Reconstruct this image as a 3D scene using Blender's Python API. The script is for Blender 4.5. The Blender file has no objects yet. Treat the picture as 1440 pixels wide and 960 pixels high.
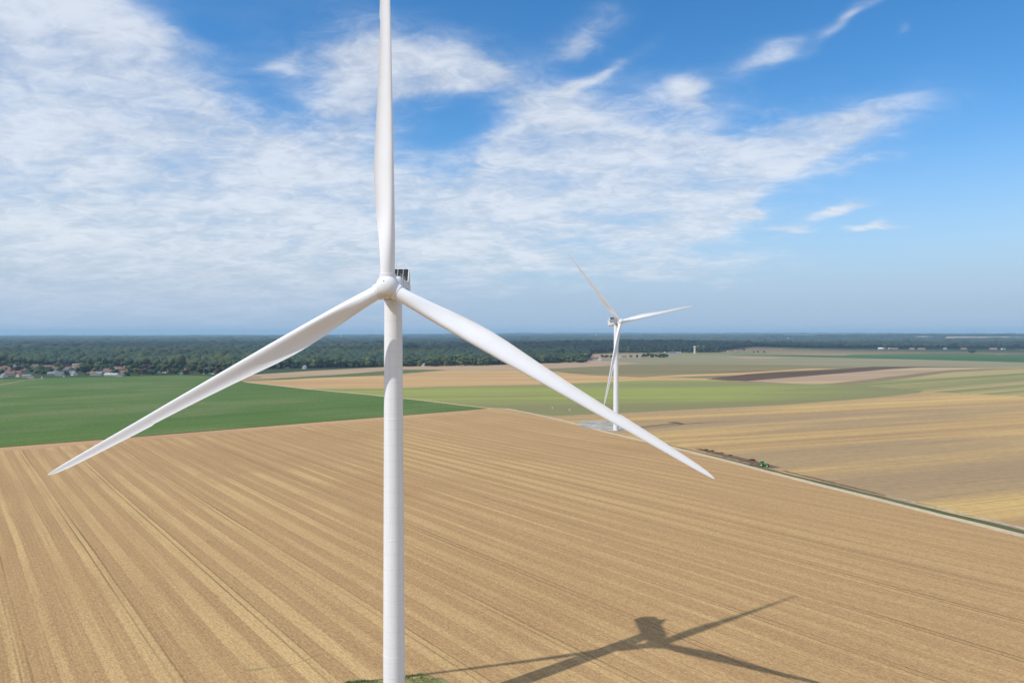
import bpy, math, random
import numpy as np
from math import sin, cos, pi, radians

rng = np.random.default_rng(11)
random.seed(11)
scn = bpy.context.scene
COL = scn.collection

# ------------------------------------------------------------------ camera
CAM_H = 74.63
FPX = 960.0
HOR = 467.5
cam_d = bpy.data.cameras.new("drone_camera")
cam = bpy.data.objects.new("drone_camera", cam_d)
COL.objects.link(cam)
cam_d.sensor_width = 36.0
cam_d.lens = 24.0
cam_d.clip_start = 0.5
cam_d.clip_end = 120000
cam.location = (0, 0, CAM_H)
PITCH = math.atan(12.5 / 960.0)
cam.rotation_euler = (pi / 2 - PITCH, 0, 0)
scn.camera = cam


def G(px, py, z=0.0):
    """ground point that the survey puts at this bearing and dip"""
    Y = (CAM_H - z) * FPX / (py - HOR)
    return ((px - 720.0) * Y / FPX, Y)


def terrain(x, y):
    """height of the land: flat plain, low wooded rises, curving off far away"""
    x = np.asarray(x, float); y = np.asarray(y, float)
    d = np.hypot(x, y)
    z = np.where(d > 3500, -((d - 3500.0) ** 2) / 1.48e7, 0.0)

    def hill(cx, cy, sx, sy, a):
        return a * np.exp(-(((x - cx) / sx) ** 2 + ((y - cy) / sy) ** 2))
    z = z + hill(720, 3150, 560, 420, 21)
    z = z + hill(-150, 2900, 650, 450, 10)
    z = z + hill(5000, 7700, 2600, 1000, 38)
    z = z + hill(1500, 9000, 2500, 1500, 16)
    z = z + hill(-900, 11500, 2200, 1500, 16)
    z = z + hill(7500, 15000, 8000, 2500, 54)
    z = z + hill(500, 17000, 4000, 2500, 34)
    return np.where(d < 2420, 0.0, z * np.clip((d - 2420) / 300.0, 0, 1))


# ------------------------------------------------------------------ helpers
def mesh_obj(name, verts, faces, mat=None, parent=None, smooth=False):
    me = bpy.data.meshes.new(name)
    me.from_pydata([tuple(map(float, v)) for v in verts], [], [tuple(int(i) for i in f) for f in faces])
    me.update()
    if smooth:
        me.polygons.foreach_set("use_smooth", [True] * len(me.polygons))
    if mat is not None:
        me.materials.append(mat)
    o = bpy.data.objects.new(name, me)
    COL.objects.link(o)
    if parent is not None:
        o.parent = parent
    return o


def tri_mesh(name, V, F, mat, tint=None, smooth=True):
    """fast route for large triangle meshes"""
    me = bpy.data.meshes.new(name)
    me.vertices.add(len(V)); me.vertices.foreach_set("co", np.asarray(V, np.float32).ravel())
    n = len(F)
    me.loops.add(n * 3); me.loops.foreach_set("vertex_index", np.asarray(F, np.int32).ravel())
    me.polygons.add(n)
    me.polygons.foreach_set("loop_start", np.arange(0, n * 3, 3, dtype=np.int32))
    me.polygons.foreach_set("loop_total", np.full(n, 3, np.int32))
    me.polygons.foreach_set("use_smooth", np.full(n, smooth, bool))
    me.update(calc_edges=True)
    if tint is not None:
        a = me.attributes.new("tint", "FLOAT", "POINT")
        a.data.foreach_set("value", np.asarray(tint, np.float32))
    me.materials.append(mat)
    o = bpy.data.objects.new(name, me)
    COL.objects.link(o)
    return o


def tag(o, label, cat=None, group=None, kind=None):
    o["label"] = label
    if cat: o["category"] = cat
    if group: o["group"] = group
    if kind: o["kind"] = kind
    return o


def empty(name, loc, rz=0.0):
    o = bpy.data.objects.new(name, None)
    COL.objects.link(o)
    o.location = loc
    o.rotation_euler = (0, 0, rz)
    o.empty_display_size = 1
    return o


class Geo:
    """collects boxes, tubes and lathes into one mesh"""
    def __init__(s): s.v = []; s.f = []

    def add(s, v, f):
        b = len(s.v); s.v += [tuple(p) for p in v]; s.f += [tuple(i + b for i in q) for q in f]

    def box(s, c, d, rot=None, bev=0.0):
        hx, hy, hz = d[0] / 2, d[1] / 2, d[2] / 2
        if bev <= 0:
            P = [(x, y, z) for x in (-hx, hx) for y in (-hy, hy) for z in (-hz, hz)]
            F = [(0, 1, 3, 2), (4, 6, 7, 5), (0, 4, 5, 1), (2, 3, 7, 6), (0, 2, 6, 4), (1, 5, 7, 3)]
        else:
            P = []; F = []
            prof = []
            n = 4
            for (sx, sz, a0) in ((1, 1, 0), (-1, 1, 90), (-1, -1, 180), (1, -1, 270)):
                for k in range(n + 1):
                    a = radians(a0 + 90 * k / n)
                    prof.append((sx * (hx - bev) + bev * cos(a), sz * (hz - bev) + bev * sin(a)))
            m = len(prof)
            for (yy, k) in ((-hy, 1 - bev / max(hx, hz)), (-hy + bev * .35, 1 - .25 * bev / max(hx, hz)), (-hy + bev, 1), (hy - bev, 1), (hy - bev * .35, 1 - .25 * bev / max(hx, hz)), (hy, 1 - bev / max(hx, hz))):
                for (x, z) in prof: P.append((x * k, yy, z * k))
            for r in range(5):
                for k in range(m):
                    F.append((r * m + k, r * m + (k + 1) % m, (r + 1) * m + (k + 1) % m, (r + 1) * m + k))
            F.append(tuple(range(m - 1, -1, -1)) if False else tuple(range(m)))
            F.append(tuple(5 * m + k for k in range(m - 1, -1, -1)))
        if rot is not None:
            P = [tuple(rot @ np.array(p)) for p in P]
        s.add([(p[0] + c[0], p[1] + c[1], p[2] + c[2]) for p in P], F)
        return s

    def tube(s, a, b, r0, r1=None, n=12, caps=True):
        r1 = r0 if r1 is None else r1
        a = np.array(a, float); b = np.array(b, float)
        d = b - a; d /= np.linalg.norm(d)
        h = np.array([0, 0, 1.0]) if abs(d[2]) < .9 else np.array([1.0, 0, 0])
        u = np.cross(h, d); u /= np.linalg.norm(u); w = np.cross(d, u)
        P = []
        for (c, r) in ((a, r0), (b, r1)):
            for k in range(n):
                t = 2 * pi * k / n
                P.append(c + r * (cos(t) * u + sin(t) * w))
        F = [(k, (k + 1) % n, n + (k + 1) % n, n + k) for k in range(n)]
        if caps: F += [tuple(range(n - 1, -1, -1)), tuple(range(n, 2 * n))]
        s.add(P, F); return s

    def lathe(s, prof, n=32, axis="z", off=(0, 0, 0), mod=None):
        P = []; F = []
        for (r, h) in prof:
            for k in range(n):
                t = 2 * pi * k / n
                rr = r * (mod(t, h) if mod else 1)
                p = (rr * cos(t), rr * sin(t), h)
                if axis == "y": p = (rr * sin(t), -h, rr * cos(t))   # h runs towards -Y
                P.append((p[0] + off[0], p[1] + off[1], p[2] + off[2]))
        for j in range(len(prof) - 1):
            for k in range(n):
                q = (j * n + k, j * n + (k + 1) % n, (j + 1) * n + (k + 1) % n, (j + 1) * n + k)
                F.append(q if axis == "z" else q[::-1] if False else q)
        F.append(tuple(range(n - 1, -1, -1))); F.append(tuple((len(prof) - 1) * n + k for k in range(n)))
        s.add(P, F); return s

    def build(s, name, mat, parent=None, smooth=False):
        return mesh_obj(name, s.v, s.f, mat, parent, smooth)


def shade_angle(o, deg=35):
    """flat facets across hard edges, smooth elsewhere"""
    me = o.data
    me.polygons.foreach_set("use_smooth", [True] * len(me.polygons))
    import bmesh
    bm = bmesh.new(); bm.from_mesh(me)
    bmesh.ops.recalc_face_normals(bm, faces=bm.faces)
    for e in bm.edges:
        if len(e.link_faces) == 2 and e.calc_face_angle(0) > radians(deg):
            e.smooth = False
    bm.to_mesh(me); bm.free()
    return o


# ------------------------------------------------------------------ node DSL
class N:
    def __init__(s, tree):
        s.t = tree; s.n = tree.nodes; s.l = tree.links

    def new(s, typ, **kw):
        nd = s.n.new(typ)
        for k, v in kw.items(): setattr(nd, k, v)
        return nd

    def put(s, sock, v):
        if v is None: return
        if hasattr(v, "is_linked") or hasattr(v, "links"):
            s.l.new(v, sock)
        else:
            if isinstance(v, (tuple, list)) and sock.type == "RGBA" and len(v) == 3: v = (*v, 1)
            sock.default_value = v

    def m(s, op, a, b=None, c=None, clamp=False):
        nd = s.new("ShaderNodeMath", operation=op, use_clamp=clamp)
        s.put(nd.inputs[0], a); s.put(nd.inputs[1], b)
        if c is not None: s.put(nd.inputs[2], c)
        return nd.outputs[0]

    def vm(s, op, a, b=None, out=0):
        nd = s.new("ShaderNodeVectorMath", operation=op)
        s.put(nd.inputs[0], a)
        if b is not None: s.put(nd.inputs[3 if op == "SCALE" else 1], b)
        return nd.outputs[out]

    def noise(s, vec, scale, detail=3, rough=.5, dist=0.0, dim="3D"):
        nd = s.new("ShaderNodeTexNoise", noise_dimensions=dim)
        s.put(nd.inputs["Vector"], vec)
        nd.inputs["Scale"].default_value = scale; nd.inputs["Detail"].default_value = detail
        nd.inputs["Roughness"].default_value = rough; nd.inputs["Distortion"].default_value = dist
        return nd.outputs["Fac"]

    def mapr(s, v, a, b, c=0.0, d=1.0, interp="SMOOTHSTEP"):
        nd = s.new("ShaderNodeMapRange", interpolation_type=interp)
        s.put(nd.inputs[0], v); s.put(nd.inputs[1], a); s.put(nd.inputs[2], b); s.put(nd.inputs[3], c); s.put(nd.inputs[4], d)
        return nd.outputs[0]

    def mix(s, f, a, b, blend="MIX"):
        nd = s.new("ShaderNodeMix", data_type="RGBA", blend_type=blend)
        s.put(nd.inputs[0], f); s.put(nd.inputs[6], a); s.put(nd.inputs[7], b)
        return nd.outputs[2]

    def comb(s, x, y, z=0.0):
        nd = s.new("ShaderNodeCombineXYZ")
        s.put(nd.inputs[0], x); s.put(nd.inputs[1], y); s.put(nd.inputs[2], z)
        return nd.outputs[0]

    def sep(s, v):
        nd = s.new("ShaderNodeSeparateXYZ"); s.put(nd.inputs[0], v)
        return nd.outputs


def new_mat(name, rough=.8, spec=.3):
    m = bpy.data.materials.new(name); m.use_nodes = True
    n = N(m.node_tree)
    b = m.node_tree.nodes["Principled BSDF"]
    b.inputs["Roughness"].default_value = rough
    b.inputs["Specular IOR Level"].default_value = spec
    return m, n, b


def paint(name, col, rough=.5, spec=.3, var=.06, scale=.6, metal=0.0):
    """a plain coat with slight weathering"""
    m, n, b = new_mat(name, rough, spec)
    g = n.new("ShaderNodeNewGeometry")
    tc = n.new("ShaderNodeTexCoord")
    f = n.noise(tc.outputs["Object"], scale, 5, .6)
    f = n.mapr(f, .3, .7, 1 - var, 1 + var)
    c = n.vm("SCALE", col, f)
    n.put(b.inputs["Base Color"], c)
    b.inputs["Metallic"].default_value = metal
    return m


# ------------------------------------------------------------------ field materials
def field_mat(name, ca, cb, ang=0.0, period=10.0, contrast=.6, along=60.0, patch=None, patch_amt=0.0, patch_scale=.006,
              grain=.2, grain_scale=.6, patch_run=.35, fine=None, fine_amt=0.0, ramp=None):
    """crop rows: two soil/straw colours alternating across the rows, plus large patches and fine grain"""
    m, n, b = new_mat(name, .9, .1)
    g = n.new("ShaderNodeNewGeometry")
    x, y, z = n.sep(g.outputs["Position"])
    ca_, sa_ = cos(radians(ang)), sin(radians(ang))
    v = n.m("ADD", n.m("MULTIPLY", x, ca_), n.m("MULTIPLY", y, sa_))      # along the rows
    u = n.m("SUBTRACT", n.m("MULTIPLY", y, ca_), n.m("MULTIPLY", x, sa_))  # across
    # streaks at several widths, all drawn out along the rows
    p = n.comb(n.m("DIVIDE", u, period), n.m("DIVIDE", v, along * 2.5))
    f = n.noise(p, 1.0, 5, .62, .05)
    p2 = n.comb(n.m("DIVIDE", u, period * 5.5), n.m("DIVIDE", v, along * 6), 7.0)
    f2 = n.noise(p2, 1.0, 2, .5, .1)
    f = n.m("ADD", n.m("MULTIPLY", f, .55), n.m("MULTIPLY", f2, .45))
    w = .20 / max(contrast, .05)
    f = n.mapr(f, .5 - w / 2, .5 + w / 2)
    c = n.mix(f, ca, cb)
    pos2 = n.comb(x, y, 3.0)
    if patch is not None:
        q = n.noise(n.comb(n.m("MULTIPLY", u, patch_scale * 2.2), n.m("MULTIPLY", v, patch_scale * patch_run), 3.0), 1.0, 5, .58, .3)
        c = n.mix(n.m("MULTIPLY", n.mapr(q, .44, .62), patch_amt), c, patch)
    if fine is not None:
        q = n.noise(n.comb(n.m("DIVIDE", u, 1.8), n.m("DIVIDE", v, 260)), 1.0, 4, .65)
        c = n.mix(n.m("MULTIPLY", n.mapr(q, .5, .66), fine_amt), c, fine)
    if ramp is not None:      # the crop changes gradually across the field
        lo, hi, rc, ra = ramp
        yy = n.m("ADD", y, n.m("MULTIPLY", n.m("SUBTRACT", n.noise(n.comb(n.m("MULTIPLY", u, .02), n.m("MULTIPLY", v, .0025), 5.0), 1.0, 4, .6), .5), 260.0))
        yy = n.m("SUBTRACT", yy, n.m("MULTIPLY", n.m("MAXIMUM", n.m("SUBTRACT", x, 230.0), 0.0), .75))
        c = n.mix(n.mapr(yy, lo, hi, ra, 0), c, rc)
    gr = n.noise(pos2, grain_scale, 4, .7)
    gr = n.mapr(gr, .25, .75, 1 - grain, 1 + grain, "LINEAR")
    c = n.vm("SCALE", c, gr)
    n.put(b.inputs["Base Color"], c)
    return m


def stubble_mat(name, ang):
    """combined wheat stubble: swaths of threshed straw between bare brown bands, wheelings, straw flecks"""
    m, n, b = new_mat(name, .95, .05)
    g = n.new("ShaderNodeNewGeometry")
    x, y, z = n.sep(g.outputs["Position"])
    ca_, sa_ = cos(radians(ang)), sin(radians(ang))
    v = n.m("ADD", n.m("MULTIPLY", x, ca_), n.m("MULTIPLY", y, sa_))
    u = n.m("SUBTRACT", n.m("MULTIPLY", y, ca_), n.m("MULTIPLY", x, sa_))
    wob = n.noise(n.comb(n.m("DIVIDE", u, 80), n.m("DIVIDE", v, 220)), 1.0, 2, .5)
    u = n.m("ADD", u, n.m("MULTIPLY", n.m("SUBTRACT", wob, .5), 2.2))
    fz = n.noise(n.comb(x, y), .55, 4, .7)
    us = n.m("ADD", u, n.m("MULTIPLY", n.m("SUBTRACT", fz, .5), 1.4))
    per = 8.3
    t = n.m("DIVIDE", us, per)
    i = n.m("FLOOR", t)
    fr = n.m("FRACT", t)
    wn = n.new("ShaderNodeTexWhiteNoise", noise_dimensions="1D"); n.put(wn.inputs["W"], i)
    rnd = wn.outputs["Value"]
    # straw band: centre and width vary per pass
    wd = n.m("ADD", .12, n.m("MULTIPLY", rnd, .24))
    d = n.m("ABSOLUTE", n.m("SUBTRACT", fr, .5))
    band = n.mapr(d, n.m("SUBTRACT", wd, .03), n.m("ADD", wd, .03), 1, 0)
    lon = n.noise(n.comb(n.m("DIVIDE", u, 14), n.m("DIVIDE", v, 120), 4.0), 1.0, 3, .55)
    big = n.noise(n.comb(x, y, 9.0), .0062, 4, .55, .5)
    wn2 = n.new("ShaderNodeTexWhiteNoise", noise_dimensions="1D"); n.put(wn2.inputs["W"], n.m("ADD", i, 71.3))
    amt = n.m("MULTIPLY", n.mapr(lon, .25, .62, .4, 1.0), n.mapr(big, .38, .6, 1.0, .45))
    amt = n.m("MULTIPLY", amt, n.mapr(wn2.outputs["Value"], .1, .8, .72, 1.05))
    band = n.m("MULTIPLY", n.m("MULTIPLY", band, amt), n.mapr(x, -30, 170, .9, .35))
    c = n.mix(band, (.358, .224, .106), (.492, .336, .154))
    c = n.mix(n.m("MULTIPLY", n.mapr(big, .5, .68), .5), c, (.315, .19, .085))
    edge = n.mapr(n.m("ABSOLUTE", n.m("SUBTRACT", d, n.m("ADD", wd, .035))), .0, .05, 1, 0)
    c = n.mix(n.m("MULTIPLY", n.m("MULTIPLY", edge, amt), .38), c, (.29, .18, .085))
    # streaks along the passes, from a drill row to a cutter width
    for (wu, wv, zz, am, lo, hi) in ((.42, 55, 2.0, .40, (.27, .165, .075), (.54, .37, .17)), (1.3, 130, 5.0, .26, (.29, .18, .082), (.51, .345, .155)), (4.2, 260, 8.0, .26, (.31, .195, .09), (.48, .32, .14))):
        st = n.noise(n.comb(n.m("DIVIDE", u, wu), n.m("DIVIDE", v, wv), zz), 1.0, 3, .6)
        c = n.mix(n.m("MULTIPLY", n.mapr(st, .51, .70), am), c, lo)
        c = n.mix(n.m("MULTIPLY", n.mapr(st, .47, .30), am * .8), c, hi)
    # wheel marks: one thin pair for every third pass, long and faint
    tt = n.m("FRACT", n.m("DIVIDE", u, per * 3))
    for o_ in (.40, .476):
        dd = n.m("ABSOLUTE", n.m("SUBTRACT", tt, o_))
        ln = n.mapr(dd, .005, .016, 1, 0)
        br = n.mapr(n.noise(n.comb(n.m("DIVIDE", u, 20), n.m("DIVIDE", v, 160), 12.0), 1.0, 4, .6), .38, .62, .2, .9)
        c = n.mix(n.m("MULTIPLY", ln, br), c, (.21, .135, .062))
    # weeds: thin green flecks
    wd_ = n.noise(n.comb(n.m("DIVIDE", u, 2.5), n.m("DIVIDE", v, 9), 21.0), 1.0, 4, .65)
    wb = n.noise(n.comb(x, y, 5.0), .012, 2, .5)
    c = n.mix(n.m("MULTIPLY", n.m("MULTIPLY", n.mapr(wd_, .6, .72), n.mapr(wb, .5, .66)), .6), c, (.17, .15, .06))
    # straw flecks and clods
    gr = n.noise(n.comb(x, y, 1.0), 1.7, 3, .75)
    gr2 = n.noise(n.comb(n.m("MULTIPLY", u, 2.6), n.m("MULTIPLY", v, .5), 6.0), 1.0, 3, .7)
    k = n.m("MULTIPLY", n.mapr(gr, .28, .72, .74, 1.26, "LINEAR"), n.mapr(gr2, .28, .72, .82, 1.18, "LINEAR"))
    c = n.vm("SCALE", c, k)
    fl = n.noise(n.comb(x, y, 30.0), 2.6, 2, .6)
    c = n.mix(n.m("MULTIPLY", n.mapr(fl, .62, .72), n.m("ADD", .10, n.m("MULTIPLY", band, .4))), c, (.62, .45, .22))
    n.put(b.inputs["Base Color"], c)
    bp = n.new("ShaderNodeBump"); bp.inputs["Strength"].default_value = .5; bp.inputs["Distance"].default_value = .25
    n.put(bp.inputs["Height"], gr)
    n.put(b.inputs["Normal"], bp.outputs[0])
    return m


# ------------------------------------------------------------------ ground
def ground_mat():
    m, n, b = new_mat("open_country", .95, .05)
    g = n.new("ShaderNodeNewGeometry")
    x, y, z = n.sep(g.outputs["Position"])
    vo = n.new("ShaderNodeTexVoronoi", feature="F1", distance="CHEBYCHEV")
    n.put(vo.inputs["Vector"], n.comb(n.m("MULTIPLY", n.m("ADD", x, n.m("MULTIPLY", y, .35)), 1 / 520), n.m("MULTIPLY", n.m("SUBTRACT", y, n.m("MULTIPLY", x, .35)), 1 / 330)))
    vo.inputs["Scale"].default_value = 1.0
    r, gg, bb = n.sep(vo.outputs["Color"])
    cr = n.new("ShaderNodeValToRGB"); cr.color_ramp.interpolation = "CONSTANT"
    els = [(0, (.30, .21, .12)), (.22, (.10, .15, .05)), (.4, (.36, .25, .13)), (.58, (.21, .19, .09)), (.75, (.15, .20, .06)), (.88, (.25, .16, .1))]
    cr.color_ramp.elements[0].position = 0; cr.color_ramp.elements[0].color = (*els[0][1], 1)
    cr.color_ramp.elements[1].position = els[1][0]; cr.color_ramp.elements[1].color = (*els[1][1], 1)
    for p_, c_ in els[2:]:
        e = cr.color_ramp.elements.new(p_); e.color = (*c_, 1)
    n.put(cr.inputs[0], r)
    c = cr.outputs[0]
    # woods take over further out
    wn = n.noise(n.comb(n.m("MULTIPLY", x, .00035), n.m("MULTIPLY", y, .0009)), 1.0, 4, .55)
    d = n.vm("LENGTH", g.outputs["Position"], out=1)
    far = n.mapr(d, 2300, 3600)
    wood = n.m("MULTIPLY", n.mapr(wn, .60, .62, 1, 0), far)
    tex = n.noise(n.comb(n.m("MULTIPLY", x, .02), n.m("MULTIPLY", y, .008)), 1.0, 4, .6)
    wc = n.mix(tex, (.018, .03, .012), (.05, .07, .028))
    c = n.mix(wood, c, wc)
    gr = n.mapr(n.noise(n.comb(x, y), .05, 5, .65), .3, .7, .8, 1.2)
    c = n.vm("SCALE", c, gr)
    n.put(b.inputs["Base Color"], c)
    return m


rad = np.concatenate([[0.0], np.linspace(150, 2400, 10), np.linspace(2450, 9000, 60), np.linspace(9300, 20000, 40), np.linspace(20500, 33500, 16)])
NA = 240
V = []; F = []
for r in rad:
    for k in range(NA):
        a = 2 * pi * k / NA
        V.append((r * sin(a), r * cos(a), 0))
V = np.array(V); V[:, 2] = terrain(V[:, 0], V[:, 1])
for j in range(len(rad) - 1):
    for k in range(NA):
        F.append((j * NA + k, j * NA + (k + 1) % NA, (j + 1) * NA + (k + 1) % NA, (j + 1) * NA + k)[::-1])
gnd = mesh_obj("ground", V, F, ground_mat(), smooth=True)
tag(gnd, "open farmland plain running out to the horizon", kind="structure")

LAYER = [1]


def sheet(name, pts, mat, label, world=False):
    """one field laid a few millimetres over the one below"""
    z = .004 * LAYER[0]; LAYER[0] += 1
    P = [p if len(p) == 3 and p[2] == "w" else (*G(*p[:2]), "w") for p in pts]
    P = [(p[0], p[1]) for p in P]
    # soften dead-straight outlines: subdivide and wobble a little
    Q = []
    for i, a in enumerate(P):
        b = P[(i + 1) % len(P)]
        L = math.hypot(b[0] - a[0], b[1] - a[1])
        k = max(1, min(24, int(L / 25)))
        for j in range(k):
            t = j / k
            w = 0 if j == 0 else 1
            Q.append((a[0] + (b[0] - a[0]) * t + w * random.uniform(-.5, .5), a[1] + (b[1] - a[1]) * t + w * random.uniform(-.5, .5)))
    import bmesh
    bm = bmesh.new()
    vs = [bm.verts.new((q[0], q[1], z)) for q in Q]
    f = bm.faces.new(vs)
    bmesh.ops.triangulate(bm, faces=[f], ngon_method="EAR_CLIP")
    bm.normal_update()
    for f in bm.faces:
        if f.normal.z < 0: f.normal_flip()
    me = bpy.data.meshes.new(name); bm.to_mesh(me); bm.free()
    me.materials.append(mat)
    o = bpy.data.objects.new(name, me); COL.objects.link(o)
    tag(o, label, kind="structure")
    return o


def strip(name, line, widths, mat, label, step=8.0, jit=.25):
    z = .004 * LAYER[0]; LAYER[0] += 1
    P = np.array([p[:2] if len(p) == 3 else G(*p) for p in line])
    seg = np.hypot(*(P[1:] - P[:-1]).T); s = np.concatenate([[0], np.cumsum(seg)])
    n = max(2, int(s[-1] / step)); q = np.linspace(0, s[-1], n)
    xs = np.interp(q, s, P[:, 0]); ys = np.interp(q, s, P[:, 1])
    ws = np.interp(q, np.linspace(0, s[-1], len(widths)), widths) if not np.isscalar(widths) else np.full(n, widths)
    dx = np.gradient(xs); dy = np.gradient(ys); L = np.hypot(dx, dy); nx, ny = -dy / L, dx / L
    V = []; F = []
    for i in range(n):
        for sg in (-1, 1):
            h = ws[i] / 2 + random.uniform(-jit, jit)
            V.append((xs[i] + sg * nx[i] * h, ys[i] + sg * ny[i] * h, z))
    for i in range(n - 1): F.append((2 * i, 2 * i + 2, 2 * i + 3, 2 * i + 1)[::-1])
    o = mesh_obj(name, V, F, mat)
    tag(o, label, kind="structure")
    return o


W = "w"
# far to near -------------------------------------------------------
M_tanfar = field_mat("pale_far_field", (.33, .235, .15), (.28, .21, .13), 5, 40, .4, 400)
M_olive = field_mat("olive_beige", (.26, .235, .125), (.20, .18, .10), 3, 30, .7, 500, (.29, .225, .12), .5, .003)
M_emer = field_mat("emerald_crop", (.034, .088, .026), (.07, .135, .04), 2, 40, .5, 500)
M_olived = field_mat("olive_dark", (.21, .17, .078), (.165, .145, .065), 8, 22, .5, 300, (.25, .19, .08), .6, .004)
M_brownpink = field_mat("pinkish_soil", (.34, .235, .15), (.43, .30, .165), 9, 13, 1.0, 250, (.29, .22, .14), .5, .006)
M_green_d = field_mat("dark_strip_crop", (.085, .115, .04), (.11, .13, .05), 5, 20, .4, 200)
M_orange = field_mat("orange_stubble", (.405, .245, .115), (.49, .325, .14), 8, 18, .8, 250, (.38, .235, .115), .6, .006)
M_purple = field_mat("ploughed_earth", (.078, .046, .027), (.115, .07, .04), 12, 14, .5, 150)
M_striped = field_mat("striped_stubble", (.37, .28, .13), (.17, .19, .06), 31, 8, 1.6, 500, (.27, .2, .11), .3, .005)
M_lime = field_mat("lime_meadow", (.275, .305, .060), (.235, .25, .068), 6, 26, .6, 420, (.20, .185, .078), .8, .0032, fine=(.19, .19, .065), fine_amt=.4, ramp=(640, 860, (.19, .178, .075), .9))
M_f7 = field_mat("combed_stubble", (.345, .222, .102), (.50, .335, .128), 20, 17, .95, 420, (.285, .20, .112), .8, .0065, grain=.14, grain_scale=.25, patch_run=.22, fine=(.20, .15, .075), fine_amt=.5)
M_beet = field_mat("beet_leaves", (.064, .118, .020), (.095, .155, .030), 36, 22, .5, 300, (.135, .165, .055), .8, .004, grain=.35, grain_scale=.35, patch_run=1.2, fine=(.04, .085, .022), fine_amt=.75)
M_pasture = field_mat("village_grass", (.032, .052, .02), (.055, .075, .03), 10, 40, .4, 90)
M_track = field_mat("chalk_track", (.50, .41, .27), (.44, .355, .235), 0, 6, .5, 30, (.45, .36, .24), .5, .05)
M_pale_edge = field_mat("pale_margin", (.46, .37, .21), (.40, .31, .17), 0, 8, .5, 40)
M_verge = field_mat("verge_grass", (.085, .095, .042), (.12, .12, .06), -67, 3, .6, 18, (.06, .075, .03), .6, .05, grain=.35)
M_soil = field_mat("turned_soil", (.11, .070, .046), (.17, .108, .068), -67, 2, .6, 12, grain=.4)
M_rough2 = field_mat("weedy_line", (.22, .18, .075), (.30, .22, .10), 20, 2.0, .6, 3)
M_gravel = field_mat("crushed_stone", (.40, .38, .34), (.33, .315, .28), 0, 9, .6, 4, (.23, .205, .16), .8, .045, grain=.35, patch_run=1.8)
M_head = field_mat("headland_soil", (.39, .235, .12), (.45, .29, .145), 36.3, 5, .7, 160, (.35, .2, .095), .5, .02, grain=.25, grain_scale=1.2)
M_stub = stubble_mat("wheat_stubble", 130.0)

sheet("village_grassland", [(-700, 545), (0, 534), (180, 528.5), (300, 528.5), (345, 529), (420, 527), (560, 519), (560, 514), (345, 516), (160, 511), (0, 509), (-700, 507)], M_pasture, "grassland around the village at the wood's edge")
sheet("far_field", [(1010, 497), (1040, 491.8), (1100, 491), (1290, 491.2), (1440, 491), (1800, 491), (1800, 499), (1440, 499), (1180, 498), (1024, 499)], M_tanfar, "pale tan field in front of the far dark wood")
sheet("far_field", [(1240, 494.2), (1320, 492.6), (1440, 492.2), (1800, 492), (1800, 497), (1440, 497), (1330, 495.8)], M_green_d, "dark green strip beside the pale tan far field")
sheet("far_field", [(812, 497.5), (860, 497), (880, 496.5), (1012, 497), (1012, 499), (940, 501.5), (905, 503.5), (826, 503.5)], M_tanfar, "tan field between the dark wood and the farm hamlet")
sheet("olive_field", [(826, 503), (905, 502.5), (938, 499), (1024, 497.5), (1440, 505), (1800, 510), (1800, 521), (1440, 518), (1150, 515), (990, 512), (890, 513), (760, 511)], M_olive, "wide olive beige field below the water tower")
sheet("emerald_field", [(1018, 499), (1180, 497.2), (1440, 498.5), (1800, 499), (1800, 513), (1440, 509.5), (1275, 505), (1120, 501.5)], M_emer, "emerald green crop band on the right")
sheet("thin_stubble_field", [(1022, 502), (1100, 502.6), (1085, 504), (1050, 504.3)], M_brownpink, "thin tan sliver under the emerald crop band")
sheet("dark_olive_field", [(760, 515), (860, 513.5), (930, 511.5), (1042, 512), (1150, 514.5), (1224, 516.5), (1051, 527), (1015, 529.5), (900, 531), (830, 528.5), (740, 521)], M_olived, "dull dark olive field behind the second turbine")
sheet("yellow_streak_field", [(880, 532), (960, 529.5), (1040, 527), (1100, 522.5), (1180, 517.8), (1140, 518), (1040, 523.5), (960, 526.8)], M_orange, "thin yellow streak of stubble behind the second turbine")
sheet("pinkish_field", [(330, 530), (345, 527.5), (450, 520.5), (560, 515), (690, 512.3), (800, 508.8), (826, 506.5), (900, 510.5), (860, 514), (740, 519.8), (640, 520.5), (560, 521.5), (480, 527.5)], M_brownpink, "pinkish brown field along the wood's edge")
sheet("narrow_green_field", [(340, 535), (480, 526.3), (560, 519.8), (630, 519.6), (600, 522.4), (540, 527.7), (420, 533)], M_green_d, "narrow dark green strip between tan fields")
sheet("narrow_green_field", [(690, 524), (745, 522.2), (830, 523.4), (740, 525.8)], M_green_d, "small dark green wedge right of the near tower")
sheet("orange_field", [(345, 537), (430, 532), (545, 527.3), (620, 521.8), (690, 521), (760, 520.5), (830, 527.5), (900, 530.5), (1000, 531.5), (1020, 534.5), (900, 536), (830, 539), (770, 542), (620, 545), (540, 547), (430, 547)], M_orange, "orange tan stubble field crossing behind the near tower")
strip("field_margin", [(935, 511.5), (1042, 511.7), (1180, 514.3), (1300, 516.2), (1440, 517.6), (1800, 521)], 7.0, M_green_d, "thin dark field margin crossing the right side")
sheet("pink_field", [(1040, 535), (1080, 531), (1180, 523), (1244, 518.5), (1293, 515.8), (1340, 516.3), (1440, 517.3), (1420, 519), (1293, 525), (1165, 540), (1130, 540)], M_brownpink, "pinkish tan field between the ploughed wedge and the olive wedge")
sheet("ploughed_field", [(993, 533.2), (1022, 529.6), (1051, 526), (1120, 522.5), (1180, 519), (1224, 515.6), (1293, 515.2), (1440, 517), (1293, 516.4), (1244, 519.6), (1180, 525), (1120, 530), (1051, 535.6)], M_purple, "dark purple brown ploughed wedge on the right")
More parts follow.
